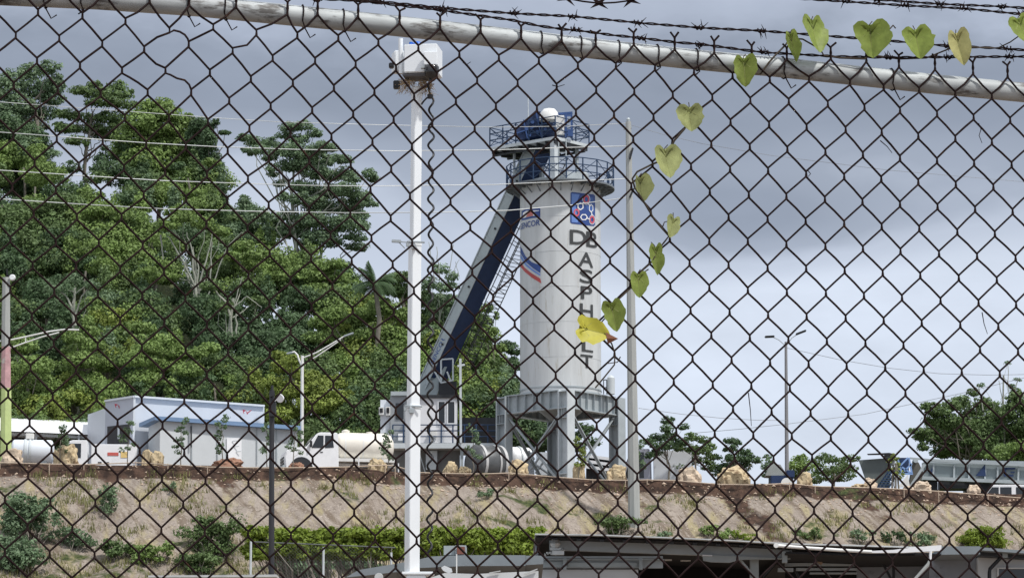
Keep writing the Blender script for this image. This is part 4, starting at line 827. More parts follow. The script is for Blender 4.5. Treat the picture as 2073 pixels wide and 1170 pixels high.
m = MB(); m.prism([P(x, y, 194.85) for x, y in ((1880, 958), (1892, 958), (1888, 945))], (0, .03, 0)); m.build("lettering", NAVY, fp)
m = MB(); m.pxbox(1905, 971, 1958, 988, 195, 1.5); m.pxbox(1868, 968, 1898, 1000, 195.4, 1.2); m.pxbox(1955, 975, 2100, 1002, 195.6, 1.2); m.build("undercarriage", DARK, fp)
for x in (1890, 1975, 2045, 2085):
    m = MB(); c = P(x, 1010, 195.0); m.lathe([(.55, -.15), (.6, -.1), (.6, .1), (.55, .15)], c, 24, 'y'); m.build("wheel", RUBBER, fp, smooth=40)
m = MB(); m.hull8([P(x, y, Y_) for Y_ in (196, 198.5) for x, y in ((1868, 936), (2110, 945), (2110, 934), (1880, 929))]); m.build("bin_back", STEEL, fp)
hp = root("cold_feed_hopper", (P(1775, 960, 190).x, 190, ZT), "dark grey tapered hopper with a flat black roof, left of the blue stair", "machine")
m = MB(); m.hull8([P(x, y, Y_) for Y_ in (190, 193) for x, y in ((1762, 1000), (1800, 1000), (1806, 926), (1738, 931))]); m.build("hopper", mat("hopper_grey", (.105, .125, .125), .6, .1, .15, 1), hp)
m = MB(); m.hull8([P(x, y, Y_) for Y_ in (189.6, 192.5) for x, y in ((1757, 921), (1818, 920), (1800, 916), (1755, 918))]); m.build("roof", BLACK, hp)
m = MB(); m.pxbox(1791, 919.5, 1812, 940, 190.8, .5); m.build("motor", STEEL_L, hp)
st = root("blue_stair_tower", (P(1818, 960, 190).x, 190, ZT), "blue braced stair tower between hopper and feeder trailer", "stairs")
m = MB(); m.pxbox(1818, 926, 1840, 957, 190.6, .5); m.build("back_panel", NAVY, st)
m = MB()
for a, b in (((1817, 927), (1826, 958)), ((1820, 945), (1838, 926)), ((1826, 958), (1846, 938)), ((1840, 926), (1846, 958)), ((1818, 958), (1848, 959)), ((1826, 945), (1843, 957))): m.beam(P(*a, 190.2), P(*b, 190.2), .09)
m.build("brace", mat("light_blue_paint", (.22, .36, .66), .5, 0, .1, 2), st)
m = MB()
for k_ in range(4): m.beam(P(1770+k_*8, 995, 189.5+k_*.1), P(1798+k_*7, 955, 189.5+k_*.1), .09)
for k_ in range(9): m.beam(P(1772+k_*3.5, 990-k_*4.6, 189.4), P(1792+k_*3.5, 990-k_*4.6, 189.7), .06)
m.build("stair_flight", RAILB, st)
m = MB(); m.prism([P(x, y, 189.8) for x, y in ((1818, 985), (1838, 960), (1842, 985))], (0, .1, 0)); m.build("white_panel", WHITE_OLD, st)
gm = root("screening_unit", (P(1853, 960, 191).x, 191, ZT), "small olive grey machine with a conveyor arm next to the feeder trailer", "machine")
m = MB(); m.prism([P(x, y, 191) for x, y in ((1840, 985), (1862, 980), (1870, 958), (1860, 936), (1850, 930), (1846, 955))], (0, .8, 0)); m.build("frame", mat("olive_machine", (.12, .115, .10), .7, .1, .3, 3), gm)
m = MB(); m.beam(P(1843, 984, 190.8), P(1872, 940, 190.8), .14); m.lathe([(.14, -.2), (.14, .2)], P(1853, 932, 190.8), 14, 'y'); m.build("arm", STEEL, gm)

# ---------------------------------------------------------------- buildings on the terrace
def poly_building(o, corners, ztop, m_wall, names=("wall",), h0=ZT-.3): 
    m = MB(); m.prism([(x, y, h0) for x, y in corners], (0, 0, ztop-h0)); return m.build(names[0], m_wall, o)
a, b, c = P(213, 850, 174.6), P(272, 850, 172), P(535, 850, 175.6); zt = P(272, 805, 172).z
wh = root("warehouse", (b.x, b.y, ZT), "large pale metal warehouse with dark doorway and small red marks, left of the tanker truck", "building")
dl = Vector((a.x-b.x, a.y-b.y, 0)); d_ = (c.x+dl.x, c.y+dl.y+3)
m = MB(); m.hull8([(b.x, b.y, ZT-.3), (c.x, c.y, ZT-.3), (d_[0], d_[1]+3, ZT-.3), (a.x-1.4, a.y+4, ZT-.3), (b.x, b.y, zt), (c.x, c.y, zt), (d_[0], d_[1]+3, zt), (a.x-1.4, a.y+4, zt)]); m.build("wall", METALW, wh)
m = MB(); m.hull8([(b.x, b.y-.05, ZT-.3), (b.x, b.y+.3, ZT-.3), (a.x, a.y+.3, ZT-.3), (a.x, a.y-.05, ZT-.3), (b.x, b.y-.05, zt+.02), (b.x, b.y+.3, zt+.02), (a.x, a.y+.3, P(213, 813, 174.6).z), (a.x, a.y-.05, P(213, 813, 174.6).z)]); m.build("gable_wall", mat("cladding_shaded_side", (.46, .49, .56), .6, .1, .06, .6), wh)  # gable's shade is painted in: a darker copy of the cladding colour
m = MB(); m.beam((a.x, a.y-.1, P(213, 812, 174.6).z), (b.x, b.y-.12, zt+.05), .12, .1); m.beam((b.x, b.y-.12, zt+.05), (c.x, c.y-.1, zt+.05), .12, .1); m.beam((b.x, b.y-.07, ZT-.2), (b.x, b.y-.07, zt), .1); m.build("roof_trim", WALLW, wh)
dm = MB(); q = [(217, 905), (262, 905), (262, 858), (217, 863)]; lam = lambda px: 172-.12+(272-px)/(272-213)*2.6
dm.prism([P(x, y, lam(x)) for x, y in q], (0, .05, 0)); dm.build("doorway", mat("doorway_shade", (.05, .05, .055), .8), wh)  # dark panel instead of a hole: shade inside the opening as colour
m = MB(); m.prism([P(x, y, lam(x)-.03) for x, y in ((238, 888), (242, 888), (242, 864), (238, 864))], (0, .03, 0)); m.build("door_frame", WALLW, wh)
REDM = mat("mark_red", (.45, .03, .06), .5)
for x0, y0, Yf in ((232, 817, lam(238)), (491, 829, 174.9)):
    m = MB()
    for q in (((0, 0), (2, 8), (3.5, 8), (1.5, 0)), ((1, 0), (6, 1), (6, 3), (2, 3.5)), ((7, 3), (9, 10), (10.5, 9), (8.5, 3)), ((9, 6), (18, 0), (18, 1.5), (10, 8))): m.prism([P(x0+u_, y0+v_, Yf-.1) for u_, v_ in q], (0, .02, 0))
    m.build("painted_mark", REDM, wh)
of = root("site_office", (P(322, 900, 169.5).x, 169.5, ZT), "low pale building with a blue roof edge in front of the warehouse", "building")
a, b, c = P(298, 880, 171.2), P(324, 880, 169.5), P(602, 880, 173.4); zt = P(324, 852, 169.5).z
m = MB(); m.hull8([(b.x, b.y, ZT-.3), (c.x, c.y, ZT-.3), (c.x-.6, c.y+2.4, ZT-.3), (a.x, a.y+.6, ZT-.3), (b.x, b.y, zt), (c.x, c.y, zt), (c.x-.6, c.y+2.4, zt), (a.x, a.y+.6, zt)]); m.build("wall", mat("office_wall", (.56, .59, .61), .7, 0, .06, 1), of)
m = MB(); m.hull8([(b.x-.25, b.y-.45, zt), (c.x+.2, c.y-.4, zt), (c.x-.4, c.y+2.6, zt), (a.x-.5, a.y+.7, zt), (b.x-.2, b.y-.42, zt+.2), (c.x+.2, c.y-.38, zt+.2), (c.x-.4, c.y+2.6, zt+.28), (a.x-.5, a.y+.7, zt+.2)]); m.build("roof", ROOFB, of)
ly = lambda px: 169.5+(px-324)/(602-324)*3.9-.04
m = MB()
for x in (388, 440, 520, 560): m.beam(P(x, 858, ly(x)-.02), P(x, 940, ly(x)-.02), .045)
m.build("wall_seam", STEEL, of)
m = MB(); m.prism([P(x, y, ly(x)-.05) for x, y in ((459, 935), (489, 935), (489, 886), (459, 886))], (0, .05, 0)); m.build("white_door", WHITE, of)
m = MB()
for x, y in ((470, 892), (474, 903), (478, 913)): m.prism([P(u_, v_, ly(x)-.08) for u_, v_ in ((x, y), (x+10, y-1), (x+10, y+.6), (x, y+1.6))], (0, .02, 0))
m.build("door_notice", STEEL_L, of)
m = MB(); m.beam(P(387, 862, ly(387)-.15), P(387, 905, ly(387)-.15), .07); m.build("downpipe", DARK, of)
sh = root("long_open_shed", (P(105, 900, 178).x, 178, ZT), "long open shed with a white roof edge behind the leftmost tank", "building")
m = MB(); m.hull8([P(x, y, Y_) for Y_, x, y in ((178, -60, 869), (178.6, 214, 881), (184, 214, 881), (184, -60, 869), (178.3, -60, 848), (178.9, 214, 861), (185, 214, 855), (185, -60, 842))]); m.build("roof", WHITE, sh)
m = MB(); m.beam(P(-60, 874, 178.6), P(214, 887, 179.2), .2, .16); m.beam(P(-60, 877, 182), P(214, 889, 182.5), .2, .2)
for x in (73, 160, -10, 205): m.beam(P(x, 872, 178.8), P(x, 985, 178.8), .1)
m.build("frame", STEEL_L, sh)
m = MB(); m.pxbox(-60, 872, 214, 1000, 184.2, .1); m.build("back_wall", DARK, sh)
tkk = root("parked_pickup", (P(152, 900, 176).x, 176, ZT), "white pickup cab parked under the end of the open shed", "truck")
M5 = Matrix.Translation((P(150, 900, 175.5).x, 175.5, ZT)) @ Matrix.Rotation(R(185), 4, 'Z')
m = MB(M5); prof(m, [(1.5, .5), (1.55, 1.3), (.8, 1.5), (.45, 2.1), (-.8, 2.12), (-.9, 1.4), (-2.0, 1.4), (-2.0, .5)], 1.7); m.build("body", WHITE, tkk, bevel=.03)
m = MB(M5); m.prism([(x, .86, z_) for x, z_ in ((.7, 1.5), (.4, 2.0), (-.1, 2.0), (-.1, 1.5))], (0, .012, 0)); m.prism([(x, .86, z_) for x, z_ in ((-.2, 1.5), (-.2, 2.0), (-.7, 2.0), (-.7, 1.5))], (0, .012, 0)); m.build("side_window", GLASS, tkk)
for x in (1.0, -1.4):
    for s_ in (-1, 1): wheel(tkk, (x, s_*.75, .4), .4, .22, M5)

# ---------------------------------------------------------------- boulders along the lip
BL = [(27, 903, 50, 0, "pale boulder in front of the leftmost tank"), (133, 893, 58, 1, "wide ochre boulder between the leftmost tank and the box truck"), (297, 901, 26, 1, "small ochre boulder, left one of the touching pair below the warehouse corner"), (318, 907, 32, 1, "ochre boulder with a dark hole, right one of the touching pair below the warehouse corner"),
      (462, 922, 66, 2, "low reddish mound of rock in front of the white office door"), (600, 929, 34, 2, "low reddish rock by the tanker truck's front wheel"), (763, 921, 46, 1, "ochre boulder beside the tanker truck's rear wheel"), (912, 928, 34, 1, "pale ochre boulder right of the white mast, the taller of two touching ones"), (940, 938, 30, 1, "small pale boulder touching a taller one, right of the coiled cable"),
      (1050, 926, 46, 1, "orange-brown boulder in front of the left silo leg"), (1172, 928, 28, 1, "narrow yellow rock between the middle and right silo legs"), (1248, 934, 50, 1, "rough ochre boulder left of the concrete pole"), (1395, 938, 56, 0, "grey-brown boulder, first one right of the concrete pole"), (1486, 937, 70, 1, "widest pale yellow boulder, in front of the small trees"),
      (1628, 949, 38, 1, "smooth upright yellow boulder by the foot of the double street lamp"), (1742, 974, 42, 1, "low yellow boulder below the dark hopper"), (1760, 962, 32, 0, "pinkish round boulder below the dark hopper"), (1838, 977, 24, 0, "small pinkish boulder at the left foot of a big round one"), (1866, 968, 42, 0, "big round pinkish boulder in front of the screening machine"), (1971, 974, 30, 0, "round spotted boulder in front of the feeder trailer")]
for i, (px, top, wpx, kind, lab) in enumerate(BL):
    x = P(px, 950, 168).x; Y_ = crest(x)+.75; x = P(px, 950, Y_).x; zb = ground(x, Y_); zt_ = P(px, top+5, Y_).z; h_ = max(.25, zt_-zb); rx_ = S(wpx*.88, Y_)/2
    bmh = bmesh.new(); bmesh.ops.create_icosphere(bmh, subdivisions=4, radius=1)
    for v in bmh.verts:
        n_ = v.co.normalized(); k_ = 1+.26*noise.noise(n_*1.5+Vector((i*7.1, 0, 0)))+.22*noise.noise(n_*3.3+Vector((0, i*3.3, 0)))+.12*noise.noise(n_*7+Vector((i, 0, 0)))
        cell = noise.voronoi(n_*1.8+Vector((i, i, 0)))[0][0]; k_ -= .30*cell; k_ += .08
        q_ = Vector([math.copysign(abs(t)**.72, t) for t in n_]); v.co = Vector((q_.x*rx_*k_, q_.y*rx_*.8*k_, max(-.25*h_, q_.z*h_*(k_*.6+.36))))
    me = bpy.data.meshes.new("boulder"); bmh.to_mesh(me); bmh.free(); me.polygons.foreach_set('use_smooth', [True]*len(me.polygons)); me.set_sharp_from_angle(angle=R(16)); me.materials.append([ROCKP, ROCK, mat("reddish_rock", (.34, .19, .13), .95, 0, .3, 2, bump=.8)][kind])
    o = bpy.data.objects.new("boulder", me); COL.objects.link(o); o.location = (x, Y_, zb); tag(o, lab, "boulder", "boulders along the lip of the terrace")
# rope strung along the lip on short stakes
rope = root("rope_barrier", (0, 165, ZT), "thin pale rope strung on short stakes along the whole lip of the slope", "barrier")
RP = [(-60, 935), (0, 937), (100, 940), (170, 941), (275, 937), (340, 941), (420, 946), (550, 948), (700, 946), (780, 942), (800, 944), (846, 957), (902, 959), (980, 960), (1030, 958), (1133, 967), (1200, 972), (1266, 973), (1310, 972), (1364, 973), (1456, 981), (1525, 982), (1598, 979), (1650, 985), (1760, 988), (1830, 991), (1900, 995), (2000, 1003), (2110, 1012)]
def lipY(px, py): x = P(px, py, 167).x; return crest(x)-.12
mb = MB(); mb.tube([P(x, y-1, lipY(x, y)) for x, y in RP], .026, 6); mb.build("rope", ROPE, rope, smooth=60)
for x, y in RP[1:-1]:
    mb = MB(); p = P(x, y-3, lipY(x, y)); g_ = ground(p.x, p.y); mb.tube([(p.x, p.y, min(g_, p.z)-.2), (p.x, p.y, p.z)], .022, 6); mb.build("stake", ROPE, rope, smooth=60)

# ---------------------------------------------------------------- poles, lamps and overhead lines
h0 = hit(1284, 1066, 140, 175); YP = h0.y
cp = root("utility_pole", tuple(h0), "tall grey concrete pole standing in front of the slope, right of the silo", "pole")
b_ = P(1284, 1066, YP); t_ = P(1272, 247, YP); m = MB(); m.tube([b_-UP*.6, b_, t_], [S(12.5, YP), S(12.2, YP), S(5.5, YP)], 8); m.build("shaft", CONC, cp)
m = MB(); m.beam(P(1275, 322, YP-.2), P(1281, 300, YP-.2), .10); m.build("bracket", DARK, cp); m = MB(); m.beam(P(1275, 400, YP-.2), P(1283, 382, YP-.2), .09); m.build("bracket", DARK, cp)
m = MB(); m.lathe([(.08, 0), (.10, .12), (.05, .2)], t_, 12); m.beam(P(1262, 262, YP), P(1279, 258, YP), .09); m.build("cap_fitting", STEEL, cp)
LINE = mat("pale_cable", (.60, .62, .62), .5, 0, .1, 1); THINL = mat("thin_grey_cable", (.25, .26, .28), .6)
def line(path, Y0, Y1, r, lab, m_=LINE):
    pts = []; path = interp_px(path, 60); n_ = len(path)
    for i, q in enumerate(path): pts.append(P(q[0], q[1], Y0+(Y1-Y0)*i/(n_-1)))
    mb = MB(); mb.tube(pts, r, 6); solo(mb, "power_line", m_, lab, "cable", "overhead cables", smooth=60)
line([(-120, 197), (0, 207), (150, 218), (300, 229), (450, 240), (560, 247), (760, 253), (1000, 258), (1150, 256), (1272, 250)], 150, YP, .014, "pale overhead cable, topmost of those crossing the hill trees")
line([(-120, 257), (0, 268), (150, 279), (300, 290), (430, 297), (600, 303), (800, 306), (1000, 304), (1150, 299), (1272, 296)], 150, YP, .020, "pale overhead cable, second from the top across the hill trees")
line([(-120, 333), (0, 345), (170, 356), (330, 366), (500, 372), (640, 376), (760, 377), (1000, 374), (1272, 362)], 150, YP, .020, "pale overhead cable, third from the top across the hill trees")
line([(-120, 392), (0, 403), (170, 414), (330, 423), (520, 428), (700, 431), (900, 430), (1030, 426), (1150, 416), (1272, 400)], 150, YP, .020, "pale overhead cable, lowest of those crossing the hill trees and the silo")
line([(1272, 252), (1340, 272), (1420, 291), (1560, 315), (1800, 345), (2150, 375)], YP, 175, .010, "faint cable leaving the concrete pole to the upper right", THINL)
line([(1592, 704), (1700, 728), (1800, 745), (1900, 756), (2000, 759), (2120, 757)], 175, 178, .012, "faint cable leaving the double street lamp to the right", THINL)
line([(1293, 826), (1380, 838), (1460, 846), (1530, 850), (1592, 851)], YP, 175, .012, "faint low cable between the concrete pole and the double street lamp", THINL)
line([(1385, 878), (1500, 868), (1592, 858), (1750, 838), (1950, 795), (2100, 758)], 200, 205, .014, "faint low cable rising to the right behind the double street lamp", THINL)
# double street lamp
def lampbase(px, Y): x = P(px, 900, Y).x; return Vector((x, Y, ground(x, Y)))
lb = lampbase(1592, 176); dlm = root("street_lamp", tuple(lb), "slender street lamp with two dark lamp heads, right of the concrete pole", "street lamp")
m = MB(); m.tube([lb, P(1591, 692, 176)], .115, 10, .07); m.build("shaft", mat("lamp_grey", (.24, .24, .25), .6, .2, .1, 2), dlm, smooth=60)
for a, b, c in (((1590, 700), (1577, 688), (1566, 683)), ((1592, 700), (1603, 684), (1612, 678))):
    m = MB(); m.tube([P(*a, 176), P(*b, 176), P(*c, 176)], .022, 6); m.build("arm", STEEL, dlm)
for x0, y0, x1, y1 in ((1548, 682, 1568, 681), (1611, 677, 1632, 669)):
    m = MB(); m.beam(P(x0, y0, 176), P(x1, y1, 176), .3, .09); m.build("lamp_head", BLACK, dlm, bevel=.03)
lb = lampbase(612, 174); dlm = root("street_lamp", tuple(lb), "pale street lamp with a curved arm behind the white truck", "street lamp")
m = MB(); m.tube([lb, P(612, 720, 174)], .10, 10, .075); m.build("shaft", WHITE_OLD, dlm, smooth=60)
m = MB(); m.tube([P(*q, 174) for q in ((612, 742), (606, 730), (602, 718), (596, 712), (588, 714))], .045, 8); m.build("arm", WHITE_OLD, dlm, smooth=60)
m = MB(); m.tube([P(*q, 174) for q in ((614, 724), (640, 714), (668, 698), (698, 680))], .035, 8); m.tube([P(*q, 174) for q in ((614, 736), (640, 722), (668, 703), (690, 688))], .03, 8); m.build("arm", WHITE_OLD, dlm, smooth=60)
m = MB(); m.beam(P(696, 681, 174), P(716, 674, 174), .22, .08); m.build("lamp_head", STEEL, dlm, bevel=.02)
m = MB(); m.beam(P(580, 716, 174), P(592, 713, 174), .2, .08); m.build("lamp_head", STEEL, dlm, bevel=.02)
lb = lampbase(12, 164); lp = root("painted_pole", tuple(lb), "leftmost concrete pole painted pink then yellow-green lower down, with two pale arms", "pole")
Yl = 164.; 
for nm, y0, y1, r0, r1, mm in (("shaft", 702, 562, .215, .19, CONC), ("pink_band", 786, 702.2, .245, .217, mat("pink_paint", (.50, .30, .31), .8, 0, .3, 2.5, spots=(.52, .50, .46), spot_scale=1.5, spot_amt=.45)), ("green_band", 960, 786.2, .29, .247, mat("yellow_green_paint", (.50, .60, .26), .8, 0, .15, 2.5, spots=(.55, .58, .45), spot_scale=1.2, spot_amt=.4))):
    a, b = P(11.5, y0, Yl), P(12.5, y1, Yl); 
    if nm == "green_band": a.z = lb.z-.3
    m = MB(); m.tube([a, b], r0, 8, r1); m.build(nm, mm, lp)
m = MB(); m.tube([P(*q, Yl-.1) for q in ((22, 688), (60, 680), (100, 671), (130, 667), (160, 668))], .04, 8); m.tube([P(*q, Yl-.1) for q in ((22, 704), (50, 694), (85, 682), (120, 673))], .035, 8); m.beam(P(52, 682, Yl-.1), P(52, 693, Yl-.1), .04); m.build("arm", WHITE_OLD, lp, smooth=60)
m = MB(); m.tube([P(*q, Yl-.1) for q in ((2, 690), (-30, 700))], .035, 6); m.build("arm", STEEL_L, lp)
m = MB(); m.lathe([(.12, -.1), (.16, 0), (.12, .1)], P(25, 562, Yl-.2), 14, 'y'); m.build("insulator", WHITE, lp, smooth=40)
m = MB(); m.beam(P(11, 561, Yl), P(24, 556, Yl), .07); m.beam(P(15, 562, Yl), P(14, 545, Yl), .07); m.build("top_bracket", BLACK, lp)
# dark steel pole with a round floodlight
x = P(550, 1000, 80).x; fp2 = root("floodlight_pole", (x, 80, ground(x, 80)), "dark slim steel pole with a round white floodlight, left of the tanker truck", "pole")
m = MB(); a = P(552, 1170, 80); m.tube([(a.x, 80, fp2.location.z-.1), P(550.5, 790, 80)], .080, 8, .058); m.build("shaft", mat("dark_pole_steel", (.045, .045, .05), .45, .4, .2, 2, spots=(.14, .14, .14), spot_scale=2, spot_amt=.36, stretch=(6, 6, .5)), fp2, smooth=60)
m = MB(); m.pxbox(544, 812, 558, 842, 79.85, .22); m.beam(P(546, 800, 79.9), P(556, 796, 79.9), .09); m.tube([P(551, 795, 80), P(551, 780, 80)], .03, 8); m.build("fitting", DARK, fp2)
m = MB(); c = P(567, 806, 79.8); rm = Matrix.Translation(c) @ Matrix.Rotation(R(-28), 4, 'Z') @ Matrix.Rotation(R(12), 4, 'X'); m.M = rm; m.lathe([(.098, -.02), (.105, 0), (.06, .09), (.02, .1)], (0, 0, 0), 20, 'y'); m.M = None; m.beam(P(555, 812, 79.9), P(563, 808, 79.9), .025); m.build("floodlight", WHITE, fp2, smooth=40)

# ---------------------------------------------------------------- white surveillance mast
YM = 36.; mast = root("surveillance_mast", (P(834, 1150, YM).x, YM, ground(P(834, 1150, YM).x, YM)), "tall white square mast carrying a box of cameras and a coiled black cable", "mast")
MW = mat("mast_white", (.82, .85, .87), .35, .1, .05, 2)
th = R(27)
def section(x0, y0, x1, y1, s_, to_ground=False):
    a, b = P(x0, y0, YM), P(x1, y1, YM)
    if to_ground: k_ = (a.z-mast.location.z)/(b.z-a.z); a = a-(b-a)*k_
    h = s_/2; m = MB(); u = Vector((math.cos(th), math.sin(th), 0))*h; v = Vector((-math.sin(th), math.cos(th), 0))*h
    m.hull8([a-u-v, a+u-v, a+u+v, a-u+v, b-u-v, b+u-v, b+u+v, b-u+v]); return m.build("mast_section", MW, mast, bevel=.006)
kk = YM/_cp/F
section(834, 1150, 836, 826, 23.5*kk, True); section(836.5, 826, 840, 497, 20.5*kk); section(840.5, 497, 844, 176, 17.5*kk)
for x, y, s_ in ((836.5, 824, 26), (840, 496, 22), (844, 182, 20)):
    m = MB(); m.box(P(x, y, YM), (s_*kk, s_*kk, .04), th); m.build("collar", MW, mast, bevel=.006)
for y, x in ((829, 836), (497, 841)):
    m = MB(); m.beam(P(x-17, y-8, YM-.08), P(x+19, y-6, YM-.08), .018); m.box(P(x-3, y+3, YM-.09), (.05, .05, .05)); m.box(P(x-16, y-2, YM-.07), (.03, .03, .05)); m.build("latch", STEEL, mast, bevel=.004)
m = MB(); m.beam(P(838, 492, YM-.05), P(806, 489, YM-.1), .012); m.beam(P(793, 488, YM-.1), P(812, 489, YM-.1), .03, .03); m.beam(P(806, 489, YM-.1), P(820, 503, YM-.07), .01); m.build("side_sensor", STEEL, mast, bevel=.003)
# head
def rbox(name, x0, y0, x1, y1, Y, dep, m_, rz, par=None, bev=.01):
    a, b = P((x0+x1)/2, y1, Y), P((x0+x1)/2, y0, Y); w_ = (x1-x0)*kk; m = MB(); m.box(((a.x), Y, (a.z+b.z)/2), (w_, dep, b.z-a.z), rz); return m.build(name, m_, par or mast, bevel=bev)
hb = rbox("camera_box", 822, 97, 891, 154, YM-.02, .36, MW, R(-8))
m = MB(); m.pxbox(857, 104, 886, 132, YM-.29, .06); m.build("box_door", MW, hb, bevel=.01); m = MB(); m.pxbox(852, 134, 880, 138, YM-.28, .05); m.build("bracket", STEEL, hb)
rbox("box_underside", 818, 153.5, 878, 160, YM-.02, .30, mat("underside_grey", (.13, .13, .14), .6), R(-8))  # dark grey slab forming the bottom of the camera box
rbox("side_box", 795, 106, 819, 148, YM+.12, .16, MW, R(14))
m = MB(); m.tube([P(812, 150, YM-.05), P(811, 79, YM-.05)], .025, 14); m.build("antenna", MW, mast, smooth=50)
m = MB(); m.lathe([(.06, .0), (.06, .03), (.045, .055), (.01, .07)], P(845, 97, YM-.02), 18); m.lathe([(.022, 0), (.02, .06)], P(832, 97, YM-.02), 12); m.build("beacon", mat("beacon_blue", (.03, .14, .55), .2, 0, .1, 5), mast, smooth=40)
m = MB(); c = P(874, 146, YM-.26); m.lathe([(.07, .065), (.08, .05), (.08, .0)], c, 20); m.lathe([(.075, .0), (.07, -.04), (.055, -.07), (.025, -.09), (.003, -.093)], c, 20); m.build("dome_camera", mat("dome_black", (.01, .01, .012), .12, 0, .1, 3, spec=.8), mast, smooth=50)
m = MB(); m.pxbox(862, 136, 884, 141, YM-.33, .12); m.pxbox(868, 160, 872, 166, YM-.3, .05); m.build("camera_bracket", BLACK, mast)
for q in ((796, 163, 810, 178), (787, 127, 797, 136), (823, 150, 833, 157)):
    m = MB(); m.pxbox(*q, YM-.06, .10); m.build("small_camera", BLACK, mast, bevel=.008)
ns = MB(); rg2 = np.random.default_rng(5)
for i in range(260):
    side = rg2.random() < .5; x = rg2.uniform(808, 838) if side else rg2.uniform(848, 876); y = rg2.uniform(160, 186 if side else 192); a = P(x, y, YM+rg2.uniform(-.12, .12)); d_ = Vector((rg2.normal()*.6, rg2.normal()*.6, -abs(rg2.normal())*.8)).normalized()*rg2.uniform(.03, .09)
    ns.tube([a, a+d_*.5+Vector((rg2.normal()*.004, 0, 0)), a+d_], .0022, 4, .001)
for c_, n_ in (((823, 168), 0), ((862, 172), 1)):
    for k_ in range(70):
        p = P(c_[0]+rg2.normal()*8, c_[1]+rg2.normal()*5, YM+rg2.normal()*.05); ns.tube([p, p+Vector(rg2.normal(size=3))*.03], .004, 4)
solo(ns, "bird_nest", mat("dry_straw", (.36, .27, .17), .9, 0, .3, 30), "straggly straw nest tucked under the camera box of the white mast", "nest")
cb = MB(); pts = []
for i in range(0, 470):
    y = 196+i*2; ph = (y-196)/36*2*math.pi; pts.append(P(873-(y-196)*.0035+5.2*math.sin(ph)*(1+.15*math.sin(y*.05)), y, YM+.13+.03*math.cos(ph)))
    if y > 1125: break
cb.tube([P(866, 170, YM-.1), P(869, 186, YM-.1)]+pts, .0125, 6); cb.tube([P(853, 212, YM-.08), P(858, 205, YM-.1), P(864, 199, YM-.1), P(871, 198, YM-.1)], .0105, 6); cb.lathe([(.03, -.02), (.035, .02)], P(871, 196, YM-.1), 12); cb.build("coiled_cable", BLACK, mast, smooth=60)
m = MB(); m.pxbox(812, 1156, 878, 1163, YM-.1, .3); m.pxbox(822, 1163, 862, 1200, YM-.08, .25); m.build("base_bracket", MW, mast, bevel=.01)

# ---------------------------------------------------------------- roofs in the foreground, seen from below
FG2 = mat("house_fascia", (.22, .25, .27), .6, .1, .16, 2.5); FG = mat("fascia_grey", (.38, .42, .44), .6, .1, .16, 2.5, spots=(.22, .24, .25), spot_scale=3, spot_amt=.38); FGL = mat("fascia_light", (.36, .40, .41), .6, .1, .15, 2.5); INK = mat("interior_shade", (.012, .012, .014), .9); WG2 = mat("rendered_wall", (.26, .28, .31), .8, 0, .14, 1.6, spots=(.15, .16, .18), spot_scale=1.4, spot_amt=.4)  # INK is near-black so that interior shade sits in the colour
WG3 = mat("painted_wall_light", (.60, .62, .63), .8, 0, .10, 1.5, spots=(.32, .34, .36), spot_scale=1.2, spot_amt=.4); SHEET = mat("tin_sheet", (.55, .56, .55), .45, .3, .2, 4, spots=(.25, .22, .19), spot_scale=5, spot_amt=.35)
def slab(mb, pts, Y0, Y1, drop=0.):     # pts: front outline in photo px; runs back level from Y0 to Y1
    f = [P(x, y, Y0) for x, y in pts]; mb.prism(f, (0, Y1-Y0, drop))
ws = root("workshop", (P(1340, 1150, 50).x, 50, ground(P(1340, 1150, 50).x, 50)), "open workshop with a thin tin roof edge and grey fascia over a dark interior", "building")
m = MB(); slab(m, [(1083, 1081.5), (1083, 1079), (1210, 1081), (1345, 1086), (1480, 1092), (1606, 1099), (1606, 1101.5), (1480, 1094.5), (1345, 1088.5), (1210, 1083.5)], 49.2, 55, .1); m.build("tin_roof", SHEET, ws)
m = MB(); slab(m, [(1084, 1087), (1084, 1085), (1345, 1093), (1604, 1105.5), (1604, 1107.5), (1345, 1095)], 49.4, 54.6, .1); m.build("soffit_shade", INK, ws)  # near-black sheet added to paint the shade beneath the tin roof
m = MB()
for k_ in range(11):
    x = 1120+k_*47; yy = 1084+(x-1083)*.037; m.hull8([P(x, yy+7, 49.4), P(x+9, yy+7.4, 49.4), P(x+9, yy+7.4, 54), P(x, yy+7, 54), P(x, yy+1.5, 49.4), P(x+9, yy+1.8, 49.4), P(x+9, yy+1.8, 54), P(x, yy+1.5, 54)])
m.build("rafter", DARK, ws)
m = MB(); m.prism([P(x, y, 49.9) for x, y in ((1112, 1091), (1240, 1095), (1420, 1100), (1604, 1108), (1604, 1128), (1560, 1131), (1500, 1131), (1476, 1137), (1440, 1136), (1420, 1123), (1112, 1112))], (0, .12, 0)); m.build("fascia", FG, ws)
m = MB(); m.prism([P(x, y, 49.86) for x, y in ((1422, 1122), (1600, 1129), (1600, 1131), (1500, 1132), (1476, 1138), (1440, 1137), (1424, 1134))], (0, .05, 0)); m.build("lower_fascia", FGL, ws)
m = MB(); m.prism([P(x, y, 49.82) for x, y in ((1422, 1122), (1442, 1122.5), (1442, 1125), (1422, 1124.5))], (0, .03, 0)); m.build("white_tag", WHITE, ws)
m = MB(); m.pxbox(1085, 1108, 1640, 1240, 54.5, .1); m.build("back_wall", INK, ws); m = MB(); m.pxbox(1084, 1095, 1090, 1240, 50.6, 3.8); m.build("side_wall", WG2, ws)  # back wall near-black: the workshop's inner shade painted into it
m = MB(); m.pxbox(1088, 1125, 1342, 1129.5, 50.0, .08); m.pxbox(1090, 1134, 1342, 1149, 50.1, .06); m.build("frame_rail", FG, ws)
